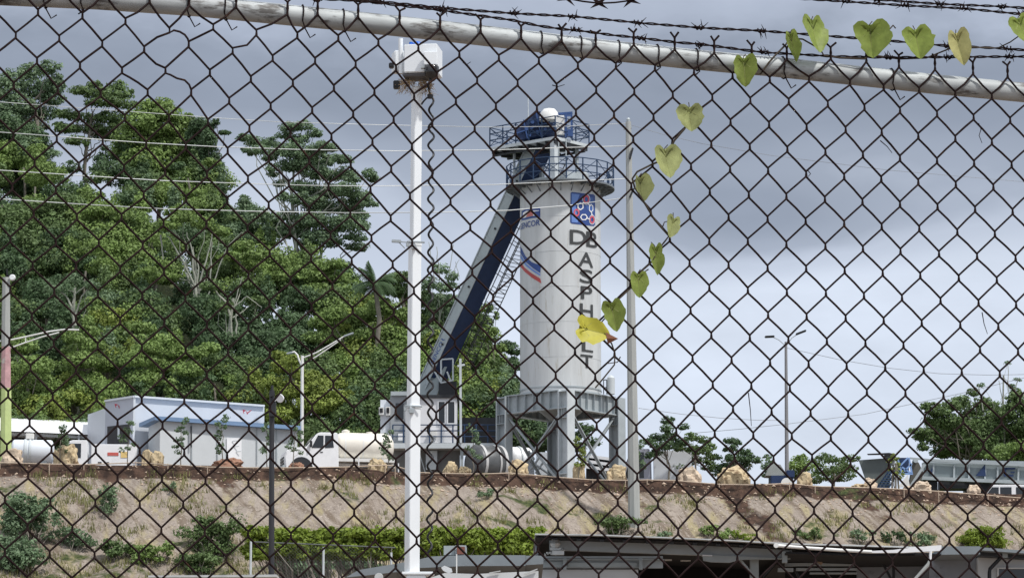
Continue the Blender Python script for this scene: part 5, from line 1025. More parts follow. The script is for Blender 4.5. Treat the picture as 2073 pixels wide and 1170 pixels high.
m = MB(); m.pxbox(1100, 1136, 1140, 1147, 50.06, .03); m.pxbox(1150, 1138, 1290, 1147, 50.06, .03); m.pxbox(1088, 1131, 1345, 1133, 49.95, .05); m.build("frame_panel", FGL, ws)
for x in (1140, 1294): m = MB(); m.pxbox(x, 1129.6, x+7, 1152, 49.97, .08); m.build("frame_post", FGL, ws)
m = MB(); m.pxbox(1092, 1152, 1292, 1240, 50.2, .12); m.build("low_wall", WG3, ws)
m = MB(); m.pxbox(1519, 1128, 1536, 1240, 50.1, .14); m.build("column", FGL, ws); m = MB(); m.beam(P(1497, 1130, 50.0), P(1528, 1168, 50.0), .03); m.build("brace", FGL, ws)
m = MB(); m.lathe([(.05, -.06), (.08, 0), (.05, .07)], P(1124, 1100, 49.7), 12); m.pxbox(1114, 1108, 1136, 1113, 49.7, .08); m.pxbox(1118, 1114, 1142, 1122, 49.6, .1)
for i in range(14): a = P(1102+rg2.uniform(0, 42), 1112+rg2.uniform(0, 12), 49.7); m.beam(a, a+Vector((rg2.uniform(-.08, .08), .05, rg2.uniform(-.03, .05))), .02)
m.build("hanging_clutter", SHEET, ws)
for x0, y0, x1, y1 in ((1346, 1131, 1360, 1134), (1378, 1133, 1398, 1135)): m = MB(); m.pxbox(x0, y0, x1, y1, 51, .05); m.build("strip_light", WHITE_OLD, ws)
lt = root("lean_to", (P(1750, 1150, 50).x, 50, ground(P(1750, 1150, 50).x, 50)), "lean-to with a white gutter and downpipe, debris lying on its tin roof", "building")
m = MB(); slab(m, [(1574, 1101), (1574, 1098), (1700, 1101), (1860, 1106), (1860, 1108.5), (1700, 1104)], 49.0, 54, .1); m.build("tin_roof", SHEET, lt)
m = MB(); m.tube([P(1568, 1103.5, 48.9), P(1640, 1109, 48.9), P(1700, 1113, 48.9), P(1765, 1116.5, 48.9)], .024, 12); m.lathe([(.035, -.03), (.035, .03)], P(1571, 1103.5, 48.85), 14, 'y'); gt = m.build("gutter", WHITE_OLD, lt, smooth=50)
m = MB(); m.prism([P(x, y, 48.9) for x, y in ((1760, 1114.5), (1760, 1118.5), (1830, 1118), (1906, 1114), (1906, 1102.5), (1850, 1107), (1810, 1112))], (0, .1, 0)); m.build("white_fascia", WHITE, lt)
m = MB(); m.tube([P(1884, 1115, 48.85), P(1883, 1134, 48.85)], .020, 12); m.build("downpipe", WHITE, lt, smooth=50); m = MB(); m.tube([P(1883, 1134, 48.85), P(1880, 1141, 48.85), P(1853, 1172, 48.9), P(1835, 1200, 48.9)], .028, 12); m.build("downpipe", mat("pipe_grey", (.40, .42, .41), .5, 0, .1, 5), lt, smooth=50)
m = MB(); m.pxbox(1584, 1115, 1594, 1138, 49.4, .1); m.build("hanging_post", FGL, lt)
m = MB(); slab(m, [(1592, 1119.5), (1592, 1116), (1760, 1121), (1905, 1120), (1905, 1123), (1760, 1125)], 49.1, 54.2, 0); m.build("soffit_shade", INK, lt)  # added near-black sheet, the lean-to's under-roof shadow as colour
m = MB(); m.prism([P(x, y, 51) for x, y in ((1735, 1132), (1800, 1137), (1880, 1137), (1880, 1240), (1735, 1240))], (0, .1, 0)); m.build("wall", WG2, lt); m = MB(); m.prism([P(x, y, 51.2) for x, y in ((1590, 1118), (1905, 1118), (1905, 1240), (1590, 1240))], (0, .1, 0)); m.build("inner_wall", INK, lt)  # inner wall carries the shade behind the shelves in its near-black colour
m = MB(); m.pxbox(1598, 1130, 1720, 1137, 50.6, .1); m.pxbox(1590, 1139, 1730, 1145, 50.5, .1); m.pxbox(1612, 1149, 1735, 1154, 50.5, .1); m.pxbox(1575, 1149, 1606, 1156, 50.4, .1); m.pxbox(1640, 1158, 1735, 1161, 50.5, .1); m.build("shelf", FG, lt)
m = MB(); m.pxbox(1600, 1130, 1608, 1133, 50.3, .05); m.build("lamp_tube", WHITE, lt); m = MB(); m.beam(P(1655, 1134, 50.3), P(1664, 1141, 50.3), .04); m.build("loose_board", mat("old_wood", (.35, .25, .18), .9, 0, .3, 10), lt)
for a, b, w_ in (((1785, 1136), (1806, 1175), .035), ((1809, 1134), (1809, 1200), .04), ((1609, 1150), (1617, 1168), .035)): m = MB(); m.beam(P(*a, 50.6), P(*b, 50.6), w_); m.build("black_strut", BLACK, lt)
db = MB()
for i in range(46):
    x = rg2.uniform(1600, 1812); a = P(x, 1101.5+(x-1574)*.025-rg2.uniform(0, 3), 49.3+rg2.uniform(0, .4)); db.beam(a, a+Vector((rg2.uniform(-.18, .18), rg2.uniform(0, .2), rg2.uniform(-.01, .035))), rg2.uniform(.012, .04), .012)
solo(db, "roof_debris", mat("debris_brown", (.12, .085, .075), .9, 0, .4, 12), "strewn sticks and rubbish lying on the lean-to's tin roof", "debris")
hs = root("house", (P(2010, 1150, 50).x, 50.5, ground(P(2010, 1150, 50).x, 50)), "grey walled house corner with a dark window and black downpipe, bottom right", "building")
m = MB(); slab(m, [(1906, 1105), (1984, 1105), (1984, 1121), (1906, 1122)], 49.6, 52); m.build("roof_fascia", FG2, hs)
m = MB(); slab(m, [(1984.5, 1107), (2110, 1116), (2110, 1122), (1984.5, 1113)], 49.9, 52); m.build("roof_slab", FG2, hs); m = MB(); slab(m, [(1984.5, 1114), (2110, 1123), (2110, 1131), (1984.5, 1124)], 50.15, 52); m.build("eave_shade", DARK, hs)  # dark slab last: paints the shaded gap below the roof slab
m = MB(); m.pxbox(1880.5, 1124, 1979, 1240, 50.6, .15); m.build("wall", WG2, hs); m = MB(); m.pxbox(1979.3, 1126, 2110, 1240, 50.45, .3); m.build("wall", WG3, hs, None)
f_ = MB(); f_.pxbox(2019, 1148, 2110, 1150.5, 50.38, .06); f_.pxbox(2019, 1150.7, 2022, 1240, 50.38, .06); f_ = f_.build("window", WHITE_OLD, hs); m = MB(); m.pxbox(2022, 1150.7, 2110, 1240, 50.42, .02); m.build("pane", GLASS, f_)
m = MB(); m.tube([P(2027, 1118, 50.2), P(2026, 1128, 50.2), P(2004, 1151, 50.2), P(2003, 1158, 50.2), P(2003, 1200, 50.2)], .028, 10); m.build("downpipe", BLACK, hs, smooth=50)
m = MB(); m.pxbox(2030, 1117, 2040, 1128, 50.1, .06); m.build("pipe_bracket", FGL, hs)
sd_ = root("low_shed", (P(880, 1150, 46).x, 46, ground(P(880, 1150, 46).x, 46)), "low grey-roofed shed behind the foot of the white mast", "building")
m = MB(); slab(m, [(700, 1168), (726, 1153), (803, 1140), (803, 1157), (742, 1164)], 46, 50); m.build("roof_fascia", FG2, sd_)
m = MB(); slab(m, [(804, 1140), (846, 1132), (874, 1125.5), (944, 1123), (1064, 1123), (1064, 1144.5), (940, 1145), (846, 1149), (804, 1158)], 46.05, 50); m.build("roof_fascia", FG2, sd_)
m = MB(); slab(m, [(1064.5, 1124), (1100, 1124), (1100, 1141), (1064.5, 1143)], 46.2, 50); m.build("roof_fascia", FG2, sd_)
m = MB(); m.pxbox(806, 1149, 1086, 1240, 47.5, .1); m.build("wall", INK, sd_)  # near-black wall paints the shadow under the shed roof
b2_ = MB(); b2_.pxbox(898, 1104, 921, 1123, 46.3, .5); b2_.pxbox(921.2, 1103, 944, 1123, 46.25, .5); b2_ = b2_.build("roof_box", FGL, sd_, bevel=.004); m = MB(); m.pxbox(925, 1106, 941, 1121, 46.2, .04); m.build("hatch", mat("hatch_red_brown", (.20, .08, .06), .8), b2_)
m = MB(); m.beam(P(924.5, 1121, 45.9), P(924.5, 1200, 45.9), .015); m.build("thin_post", WHITE_OLD, sd_)
m = MB(); m.prism([P(x, y, 45.8) for x, y in ((893, 1148), (900, 1144), (914, 1150), (916, 1157), (908, 1160), (897, 1154))], (0, .1, 0)); m.prism([P(x, y, 45.7) for x, y in ((868, 1170), (900, 1159), (960, 1161), (1090, 1155), (1090, 1200), (868, 1200))], (0, .05, 0)); m.build("white_sheet", WG3, sd_)
m = MB(); m.prism([P(x, y, 45.65) for x, y in ((990, 1158), (1013, 1154), (1013, 1156), (990, 1160))], (0, .03, 0)); m.prism([P(x, y, 45.65) for x, y in ((1060, 1160), (1088, 1150), (1088, 1152), (1062, 1163))], (0, .03, 0)); m.lathe([(.055, -.04), (.06, 0), (.04, .05)], P(767, 1168, 45.5), 16, 'y'); m.build("metal_bits", SHEET, sd_)
m = MB(); slab(m, [(300, 1168), (300, 1164), (450, 1163), (560, 1162), (560, 1167)], 60, 66); solo(m, "low_roof", SHEET, "thin pale roof edge at the bottom of the view, left of the low shed", "roof")
# hedge and the low fence in front of it
lf = root("boundary_fence", (P(580, 1130, 88).x, 88, ground(P(580, 1130, 88).x, 88)), "thin chain link fence with pale posts in front of the hedge, lower left", "fence")
gz0 = lf.location.z
for x in (508, 655, 792): a = P(x, 1095+(x-508)*.08, 88); m = MB(); m.tube([(a.x, 88, gz0), a], .03, 8); m.build("post", STEEL_L, lf, smooth=60)
m = MB(); a, b = P(508, 1096, 88), P(800, 1108, 88); m.tube([a, b], .016, 6)
L_ = (b-a).length
for k_ in range(-12, int(L_/.09)+12):
    for s_ in (-1, 1):
        x0 = a.x+k_*.09; p0, p1 = Vector((x0, 88, a.z)), Vector((x0+s_*1.2, 88, a.z-1.2))
        if p0.x > a.x and p0.x < b.x and p1.x > a.x and p1.x < b.x: p0.z -= (p0.x-a.x)/L_*(a.z-b.z); m.tube([p0, p1], .002, 4, cap=False)
m.build("mesh", mat("dull_wire", (.12, .13, .13), .7), lf)

# ---------------------------------------------------------------- vegetation
def bushes(name, label, cat, clumps, Y, lm, seed, size, density, group=None, kind=None, base=None):
    rng = np.random.default_rng(seed); cl = []
    for cx, cy, rx, ry in clumps:
        p = P(cx, cy, Y+rng.uniform(-.4, .4)); cl.append((p.x, p.y, p.z, S(rx, Y), S((rx+ry)/2, Y), S(ry, Y)))
    V, Fq = leaves(cl, size, density, rng); bx = sum(c[0] for c in cl)/len(cl); o = root(name, (bx, Y, ground(bx, Y)), label, cat, group)
    fast("foliage", V, Fq, lm, o); m = MB()
    for c in cl:
        limb(m, (bx+(c[0]-bx)*.5, c[1], ground(c[0], c[1])-.1), (c[0], c[1], c[2]), .03, .01, rng, .1, 4)
    m.build("stems", BARK, o); return o
hc = []; rh = np.random.default_rng(11)
for x in range(505, 1100, 13): hc.append((x, 1080+rh.uniform(-3, 4)+(x-505)*.004, 17, 14)); hc.append((x+6, 1102, 17, 15)); hc.append((x+3, 1122, 17, 15)); hc.append((x+9, 1092+rh.uniform(-4, 4), 17, 16)); hc.append((x+1, 1112, 18, 16))
bushes("hedge", "long bright yellow-green hedge behind the low shed and the boundary fence", "hedge", hc, 95, LEAF['hedge'], 12, .10, 9)
def hitbush(px, py, rx, ry, lab, lm, seed, n=4, size=.11, dens=3.4, cat="bush"):
    g = hit(px, py+ry*.9, 135, 176); rng = np.random.default_rng(seed)
    cl = [(px+rng.normal()*.42*rx, py+rng.uniform(-.5, .6)*ry, rx*rng.uniform(.15, .42), ry*rng.uniform(.2, .48)) for _ in range(int(n*2.6))]
    return bushes("bush", lab, cat, cl, g.y, lm, seed, size, dens, "bushes on the slope")
hitbush(1252, 1062, 44, 24, "dark green bush at the foot of the concrete pole", LEAF['mid'], 21, 7)
hitbush(1440, 1076, 36, 16, "low green bush above the tin roof, second one right of the concrete pole", LEAF['bright'], 22, 5)
hitbush(1496, 1082, 30, 13, "small yellow-green bush above the tin roof, third one right of the concrete pole", LEAF['hedge'], 23, 4)
hitbush(1640, 1080, 26, 18, "small dark bush above the white gutter's left part", LEAF['mid'], 24, 5)
hitbush(1735, 1083, 30, 16, "thin weedy bush above the debris-strewn roof", LEAF['grey'], 25, 4)
hitbush(1806, 1086, 24, 18, "spiky green bush just left of the white fascia end", LEAF['dark'], 26, 5)
hitbush(1866, 1090, 34, 18, "grey-green bush above the white fascia", LEAF['grey'], 27, 5)
hitbush(1990, 1084, 66, 28, "largest bright yellow-green bush, above the grey house roof", LEAF['hedge'], 28, 11)
hitbush(1345, 1082, 30, 10, "faint scrubby bush above the middle of the tin roof", LEAF['grey'], 29, 3)
hitbush(50, 1040, 60, 60, "large pale green shrub at the left edge of the slope", LEAF['grey'], 30, 10, .14, 3.2)
hitbush(30, 1120, 70, 45, "dark shrub in the bottom left corner", LEAF['grey'], 31, 9, .13, 2.8)
hitbush(150, 1085, 60, 26, "green shrub low on the slope, right of the corner shrub", LEAF['grey'], 32, 8, .12, 2.6)
hitbush(240, 1110, 46, 26, "dark green shrub low on the slope, below the box truck", LEAF['mid'], 33, 7, .13, 4)
hitbush(215, 1010, 34, 40, "sparse spindly shrub high on the slope below the box truck", LEAF['grey'], 34, 6, .12, 1.6)
hitbush(310, 1120, 50, 28, "bushy green shrub at the bottom below the site office", LEAF['bright'], 35, 7, .13, 4)
hitbush(430, 1085, 60, 50, "biggest dark shrub low on the slope, left of the dark pole", LEAF['mid'], 36, 14, .12, 2.6)
hitbush(400, 1140, 60, 30, "dark shrub at the bottom beneath the biggest shrub", LEAF['mid'], 37, 8, .12, 3)
hitbush(600, 1140, 70, 35, "grey-green scrub behind the boundary fence posts", LEAF['grey'], 38, 12, .13, 4.5)
hitbush(720, 1130, 60, 35, "grey-green scrub left of the white mast's foot", LEAF['grey'], 39, 12, .13, 4.5)
hitbush(350, 985, 28, 16, "small scruffy plant high on the slope below the site office", LEAF['grey'], 40, 3, .11, 2)
hitbush(985, 998, 22, 14, "small green tuft on the slope below the silo's left leg", LEAF['grey'], 41, 3, .11, 2.5)

# grass and weeds on the slope: one countless mass
rng = np.random.default_rng(77); Vs = []; nb = 0
for _ in range(8000):
    x = rng.uniform(-27, 28); d = rng.uniform(.2, 17); y = crest(x)-d
    nz_ = noise.noise(Vector((x*.35, d*.35, 5)))+.5*noise.noise(Vector((x*1.1, d*1.1, 2)))
    left = sstep(-8, -20, x)*.6+sstep(9, 15, d)*.35
    if nz_ < .22-left*.5: continue
    z_ = ground(x, y)
    for _b in range(9):
        a = rng.uniform(0, 6.28); h = rng.uniform(.10, .34); p = np.array([x+rng.normal()*.14, y+rng.normal()*.14, z_-.02]); t = np.array([math.cos(a), math.sin(a), 0])*.022; l_ = np.array([math.cos(a+1)*.4, math.sin(a+1)*.4, 1])*h
        Vs += [p-t, p+t, p+l_+t*.2, p+l_-t*.2]; nb += 1
Vs = np.array(Vs); g = fast("slope_grass", Vs, np.arange(4*nb).reshape(-1, 4), mat("dry_grass", (.20, .20, .075), .8, 0, .5, .5, trans=.2)); tag(g, kind='stuff', label="dry tufts of grass and weeds scattered over the slope", cat="grass")
# lumps of soil and stone below the lip
st_ = MB()
for _ in range(900):
    x = rng.uniform(-27, 28); d = abs(rng.normal())*.9+.05; y = crest(x)-d; z_ = ground(x, y); s_ = rng.uniform(.03, .10)*(1.5 if rng.random() < .12 else 1)
    q = [Vector((x, y, z_))+Vector(v)*s_*rng.uniform(.7, 1.2) for v in ((1, 0, 0), (0, 1, 0), (-1, 0, 0), (0, -1, 0), (0, 0, .8), (0, 0, -.6))]
    st_.add(q, [(0, 1, 4), (1, 2, 4), (2, 3, 4), (3, 0, 4), (1, 0, 5), (2, 1, 5), (3, 2, 5), (0, 3, 5)])
o = st_.build("slope_stones", mat("slope_stone", (.44, .34, .26), .95, 0, .4, 3)); tag(o, kind='stuff', label="loose pale stones in the dark soil below the lip", cat="stones")

# --- the wooded hill
SKYX = [-120, 0, 90, 120, 200, 250, 330, 440, 470, 520, 600, 690, 745, 790, 830, 900, 950, 990, 1030, 1060, 1100, 1130]
SKYY = [230, 235, 255, 320, 300, 265, 275, 300, 430, 440, 470, 500, 580, 590, 590, 580, 600, 680, 750, 810, 850, 900]
rng = np.random.default_rng(5); groups_ = {'mid': [], 'bright': [], 'dark': [], 'grey': [], 'yellow': []}; n_ = 0
while n_ < 1080:
    px = rng.uniform(-110, 1120); top = float(np.interp(px, SKYX, SKYY)); py = rng.uniform(min(top+22, 890), 900)
    f_ = (900-py)/600.; Yc = 183+f_*34+rng.uniform(-1.5, 1.5); r_ = rng.uniform(22, 46)*(1 if py > top+60 else .6)
    if px > 850: Yc = max(Yc, 187)
    p = P(px, py, Yc); v = noise.noise(Vector((px*.006, py*.008, 1)))+.35*rng.normal()
    low = py > 620
    if 60 < px < 700 and 560 < py < 730: v -= .35  # shade of the hollow put into leaf colour: more dark clumps here
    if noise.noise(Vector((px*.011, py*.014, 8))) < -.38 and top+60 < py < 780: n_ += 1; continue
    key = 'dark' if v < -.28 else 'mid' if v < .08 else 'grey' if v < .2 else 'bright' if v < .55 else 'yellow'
    if key == 'yellow' and not low: key = 'bright'
    dr = rng.random() < .28; kx, kz = (.42, 1.35) if dr else (1.2, .66)
    groups_[key].append((p.x, p.y, p.z, S(r_*kx, Yc), S(r_*(.6 if dr else 1), Yc), S(r_*kz, Yc))); n_ += 1
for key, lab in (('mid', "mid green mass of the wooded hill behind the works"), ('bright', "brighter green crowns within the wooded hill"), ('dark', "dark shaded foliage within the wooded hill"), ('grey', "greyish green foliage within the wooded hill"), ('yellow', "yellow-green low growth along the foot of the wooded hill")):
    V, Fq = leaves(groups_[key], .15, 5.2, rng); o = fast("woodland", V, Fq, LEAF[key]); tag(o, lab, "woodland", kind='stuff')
m = MB()
for _ in range(70):
    px = rng.uniform(-80, 1000); top = float(np.interp(px, SKYX, SKYY)); py = rng.uniform(min(top+60, 810), 820); Yc = 183+(900-py)/600*34-1.2; a = P(px, py, Yc); g_ = ground(a.x, Yc)
    limb(m, (a.x+rng.normal()*.3, Yc, g_), a, .12, .06, rng, .04, 5)
o = m.build("woodland_trunks", BARK); tag(o, "thin trunks showing through the wooded hill", "woodland", kind='stuff')

G = "trees of the wooded hill"
tree("broadleaf_tree", "tall loose pale-leaved tree rising at the top left corner of the hill", "tree", [(62, 148, 26, 16), (98, 138, 20, 13), (110, 165, 20, 14), (30, 165, 30, 18), (8, 185, 30, 20), (70, 185, 34, 18), (105, 200, 24, 16), (35, 215, 36, 20), (92, 228, 26, 16), (10, 235, 30, 20), (60, 250, 36, 20), (105, 178, 26, 12)], 224, (60,), LEAF['grey'], 101, .2, 4.4, .2, group=G)
tree("broadleaf_tree", "dense dark tree at the left edge, crossed by two overhead cables", "tree", [(10, 265, 44, 26), (55, 280, 36, 24), (78, 300, 26, 24), (15, 310, 50, 30), (60, 335, 44, 26), (80, 350, 34, 26), (20, 365, 50, 30), (60, 385, 44, 26), (-40, 300, 50, 50)], 219, (30,), LEAF['dark'], 102, .2, 7, .2, group=G)
tree("umbrella_tree", "flat-topped tree standing above the gap in the canopy, second from the left", "tree", [(165, 184, 26, 8), (190, 172, 14, 7), (205, 190, 34, 10), (236, 176, 20, 10), (250, 192, 22, 9), (215, 207, 40, 9), (255, 212, 22, 9), (135, 232, 24, 9), (170, 240, 30, 9), (140, 262, 26, 9), (120, 255, 12, 7), (190, 262, 34, 10), (228, 240, 30, 12), (215, 275, 28, 10), (245, 262, 24, 12), (155, 285, 26, 8)], 222, (160,), LEAF['mid'], 103, .19, 5.5, .16, group=G)
tree("broadleaf_tree", "bright yellow-green domed tree crossed by the cables, right of the flat-topped tree", "tree", [(300, 222, 28, 14), (330, 212, 20, 12), (340, 232, 28, 16), (285, 250, 36, 18), (320, 262, 40, 20), (362, 262, 26, 20), (380, 245, 16, 12), (270, 285, 40, 22), (320, 300, 44, 24), (370, 300, 34, 26), (290, 330, 44, 24), (345, 340, 44, 26), (390, 335, 22, 24), (250, 310, 30, 18)], 217, (310,), LEAF['bright'], 104, .2, 6.5, .18, group=G)
tree("vine_covered_tree", "narrow dark vine-covered tree forming the right end of the high canopy", "tree", [(408, 258, 22, 16), (400, 285, 26, 24), (422, 285, 16, 20), (415, 315, 26, 24), (428, 345, 22, 24), (410, 360, 30, 26), (435, 375, 20, 24), (430, 400, 28, 22), (418, 425, 34, 22), (455, 269, 12, 4), (437, 248, 8, 6)], 215, (415,), LEAF['dark'], 105, .17, 9, .2, group=G)
tree("broadleaf_tree", "yellow-green crown hanging below the narrow vine-covered tree", "tree", [(400, 350, 24, 12), (425, 330, 16, 8), (405, 395, 34, 14), (380, 385, 24, 14), (435, 412, 18, 10), (350, 390, 30, 14)], 213.5, (400,), LEAF['bright'], 106, .18, 6, .1, group=G)
tree("umbrella_tree", "big leaning open-crowned tree standing out against the sky in the middle of the hill", "tree", [(585, 260, 20, 9), (612, 256, 24, 8), (636, 270, 16, 9), (575, 275, 18, 6), (605, 283, 20, 9), (495, 280, 16, 7), (515, 288, 20, 9), (545, 290, 18, 10), (520, 305, 24, 9), (545, 318, 18, 8), (580, 305, 26, 13), (612, 310, 34, 15), (650, 300, 24, 10), (672, 300, 14, 8), (642, 325, 28, 14), (675, 322, 20, 8), (700, 325, 16, 8), (598, 335, 34, 14), (548, 340, 10, 8), (552, 352, 12, 7), (640, 350, 30, 12), (672, 358, 30, 10), (700, 350, 22, 10), (715, 362, 20, 8), (748, 352, 14, 9), (757, 362, 14, 7), (565, 372, 12, 7), (575, 400, 12, 8), (620, 380, 26, 11), (660, 390, 34, 13), (700, 385, 30, 13), (728, 400, 22, 12), (745, 414, 18, 6), (605, 405, 22, 10), (640, 415, 30, 13), (690, 420, 38, 15), (722, 438, 22, 12), (590, 440, 20, 10), (640, 448, 36, 16), (700, 455, 36, 15), (735, 458, 14, 10), (720, 480, 20, 10), (650, 485, 44, 18), (725, 500, 22, 8), (590, 470, 26, 14)], 206, (602,), LEAF['grey'], 107, .17, 6, .22, BARKP, [((602, 560), (596, 450), .16), ((596, 450), (588, 380), .13), ((588, 380), (560, 335), .08), ((590, 390), (625, 350), .07), ((596, 420), (665, 375), .07), ((600, 450), (690, 420), .07)], group=G, limbs=True, dj=1.6)
tree("broadleaf_tree", "round leafy tree filling the dip between the vine-covered and the leaning tree", "tree", [(495, 408, 12, 10), (500, 418, 22, 9), (470, 432, 26, 12), (520, 432, 22, 12), (548, 442, 24, 12), (490, 452, 36, 18), (540, 465, 36, 18), (450, 462, 30, 18), (570, 468, 22, 14), (500, 480, 40, 20)], 211, (505,), LEAF['grey'], 108, .18, 5.5, .15, group=G)
tree("broadleaf_tree", "mid green tree with layered crown at the left, below the lowest cable", "tree", [(20, 440, 50, 20), (80, 425, 40, 18), (130, 415, 40, 18), (50, 475, 50, 22), (120, 455, 46, 20), (20, 510, 46, 24), (90, 505, 46, 22)], 207, (70,), LEAF['mid'], 109, .2, 6.5, .2, group=G)
tree("broadleaf_tree", "lighter green layered tree in the upper middle of the hill, left of the pale trunks", "tree", [(170, 440, 34, 16), (205, 425, 34, 15), (240, 440, 30, 16), (185, 470, 40, 18), (235, 475, 36, 17), (150, 490, 34, 16), (210, 505, 40, 18)], 206, (200,), LEAF['bright'], 110, .19, 6, .18, group=G)
tree("bare_branched_tree", "tree with several pale forking trunks fanning upward in the middle of the hill", "tree", [(340, 455, 26, 12), (372, 440, 24, 10), (415, 455, 26, 10), (445, 470, 24, 10), (360, 500, 20, 10), (340, 560, 20, 9), (430, 520, 20, 9)], 199, (400,), LEAF['bright'], 111, .18, 4.5, .14, BARKP,
     [((400, 640), (395, 575), .12), ((395, 580), (365, 520), .07), ((365, 520), (340, 478), .05), ((395, 575), (390, 500), .07), ((392, 520), (378, 470), .05), ((400, 580), (402, 520), .06), ((405, 570), (425, 500), .06), ((425, 500), (430, 470), .045), ((425, 570), (430, 490), .05), ((420, 600), (460, 500), .045), ((460, 500), (490, 470), .03), ((325, 475), (330, 525), .06)], group=G)
tree("bare_branched_tree", "pale crooked double trunk descending through the dark hollow, right of the fanning trunks", "tree", [(430, 580, 22, 9), (495, 575, 26, 10), (520, 610, 22, 9), (455, 620, 16, 7)], 194, (466,), LEAF['mid'], 112, .18, 4.5, .13, BARKP,
     [((466, 755), (470, 700), .12), ((470, 700), (466, 640), .10), ((478, 690), (478, 635), .07), ((466, 640), (458, 610), .08), ((470, 625), (500, 600), .05), ((458, 612), (420, 575), .06), ((472, 625), (490, 560), .04), ((500, 600), (530, 622), .03)], group=G)
tree("bare_branched_tree", "small grey Y-shaped bare tree in the dark hollow at the left", "tree", [(110, 585, 20, 8), (185, 575, 18, 8), (150, 565, 18, 8)], 193, (150,), LEAF['grey'], 113, .17, 3, .1, BARKP,
     [((152, 660), (145, 620), .10), ((145, 620), (133, 598), .07), ((133, 598), (115, 588), .05), ((147, 615), (152, 595), .05), ((152, 595), (175, 578), .04), ((152, 640), (165, 600), .06), ((165, 600), (182, 580), .045)], group=G)
tree("broadleaf_tree", "bright green tree with sunlit clumps right of the fanning pale trunks", "tree", [(495, 500, 26, 12), (520, 518, 24, 12), (470, 520, 20, 10), (500, 540, 30, 12), (545, 575, 28, 14), (520, 600, 28, 12), (580, 560, 28, 12), (600, 590, 30, 14), (575, 600, 30, 12)], 201, (520,), LEAF['bright'], 114, .18, 6, .15, group=G)
tree("broadleaf_tree", "round bright crown left of the palm, under the leaning tree", "tree", [(655, 540, 26, 12), (680, 535, 20, 10), (630, 560, 26, 12), (670, 565, 28, 13), (640, 590, 30, 13), (690, 590, 24, 12), (610, 555, 18, 10)], 200, (655,), LEAF['bright'], 115, .18, 6.5, .15, group=G)
tree("broadleaf_tree", "wide yellow-green tree with layered shelves between the palm and the pale street lamp", "tree", [(675, 640, 30, 10), (700, 650, 30, 12), (650, 655, 26, 12), (740, 640, 30, 13), (780, 625, 28, 13), (810, 640, 24, 12), (640, 685, 28, 11), (690, 690, 34, 12), (740, 680, 34, 12), (790, 675, 30, 13), (720, 715, 40, 13), (770, 715, 30, 13), (760, 620, 20, 9)], 193, (730,), LEAF['bright'], 116, .18, 6.5, .17, group=G)
tree("broadleaf_tree", "yellow-green tree low on the hill behind the pale street lamp", "tree", [(565, 720, 16, 8), (590, 730, 20, 10), (575, 745, 26, 12), (560, 775, 26, 14), (625, 765, 26, 13), (650, 790, 30, 16), (680, 775, 22, 12), (590, 790, 34, 16), (640, 820, 36, 18), (690, 810, 30, 16), (560, 815, 30, 18)], 186, (620,), LEAF['yellow'], 117, .17, 6, .14, group=G)
tree("broadleaf_tree", "bright green tree behind the warehouse roof, left of the dark hollow", "tree", [(175, 652, 14, 9), (180, 672, 22, 10), (150, 685, 22, 10), (190, 700, 24, 12), (145, 710, 18, 10), (165, 730, 34, 14), (210, 740, 26, 13), (120, 750, 30, 14), (170, 770, 40, 16)], 190, (165,), LEAF['bright'], 118, .18, 6, .14, group=G)
tree("broadleaf_tree", "broad sunlit tree above the warehouse roof, right of the dark hollow", "tree", [(265, 660, 18, 8), (290, 665, 26, 10), (330, 690, 28, 12), (300, 705, 30, 12), (350, 715, 30, 14), (275, 730, 30, 13), (330, 745, 36, 14), (380, 750, 28, 14), (400, 715, 22, 10), (425, 705, 20, 10), (290, 770, 40, 16), (360, 785, 40, 15)], 189, (320,), LEAF['bright'], 119, .18, 6.5, .15, group=G)
tree("broadleaf_tree", "green tree directly behind the yellow-green painted pole", "tree", [(40, 700, 34, 16), (70, 740, 34, 16), (20, 760, 34, 18), (80, 780, 36, 18), (40, 810, 40, 18), (105, 815, 36, 16)], 187, (50,), LEAF['bright'], 120, .18, 6, .15, group=G)
# palm
pb = P(757, 560, 192); pm_ = root("palm_tree", (pb.x, 192, ground(pb.x, 192)), "dark palm crown silhouetted above the canopy left of the white mast", "palm", G)
m = MB(); limb(m, (pb.x, 192, ground(pb.x, 192)), P(758, 572, 192), .16, .13, rng, .02, 6); m.build("trunk", BARK, pm_, smooth=60)
Vp = []; c0 = np.array(P(758, 572, 192))
for i in range(30):
    a = rng.uniform(0, 6.28); el = rng.uniform(-.25, 1.35); ln_ = rng.uniform(1.2, 1.7); d_ = np.array([math.cos(a)*math.cos(el), math.sin(a)*math.cos(el), math.sin(el)]); pts = [c0+d_*ln_*t+np.array([0, 0, -.55*t*t*math.cos(el)*ln_]) for t in np.linspace(0, 1, 15)]
    for j in range(1, 15):
        tg = pts[j]-pts[j-1]; tg /= np.linalg.norm(tg); sd2 = np.cross(tg, [0, 0, 1.]); sd2 /= np.linalg.norm(sd2)+1e-6; w_ = .42*math.sin(math.pi*min(1, (j+1)/16))**.6
        for s_ in (-1, 1):
            for q_ in (0, .5):
                b0 = pts[j-1]+(pts[j]-pts[j-1])*q_; e_ = b0+sd2*s_*w_+tg*.18+np.array([0, 0, -.22]); Vp += [b0, b0+tg*.045, e_+tg*.01, e_]
Vp = np.array(Vp); fast("fronds", Vp, np.arange(len(Vp)).reshape(-1, 4), LEAF['dark'], pm_)
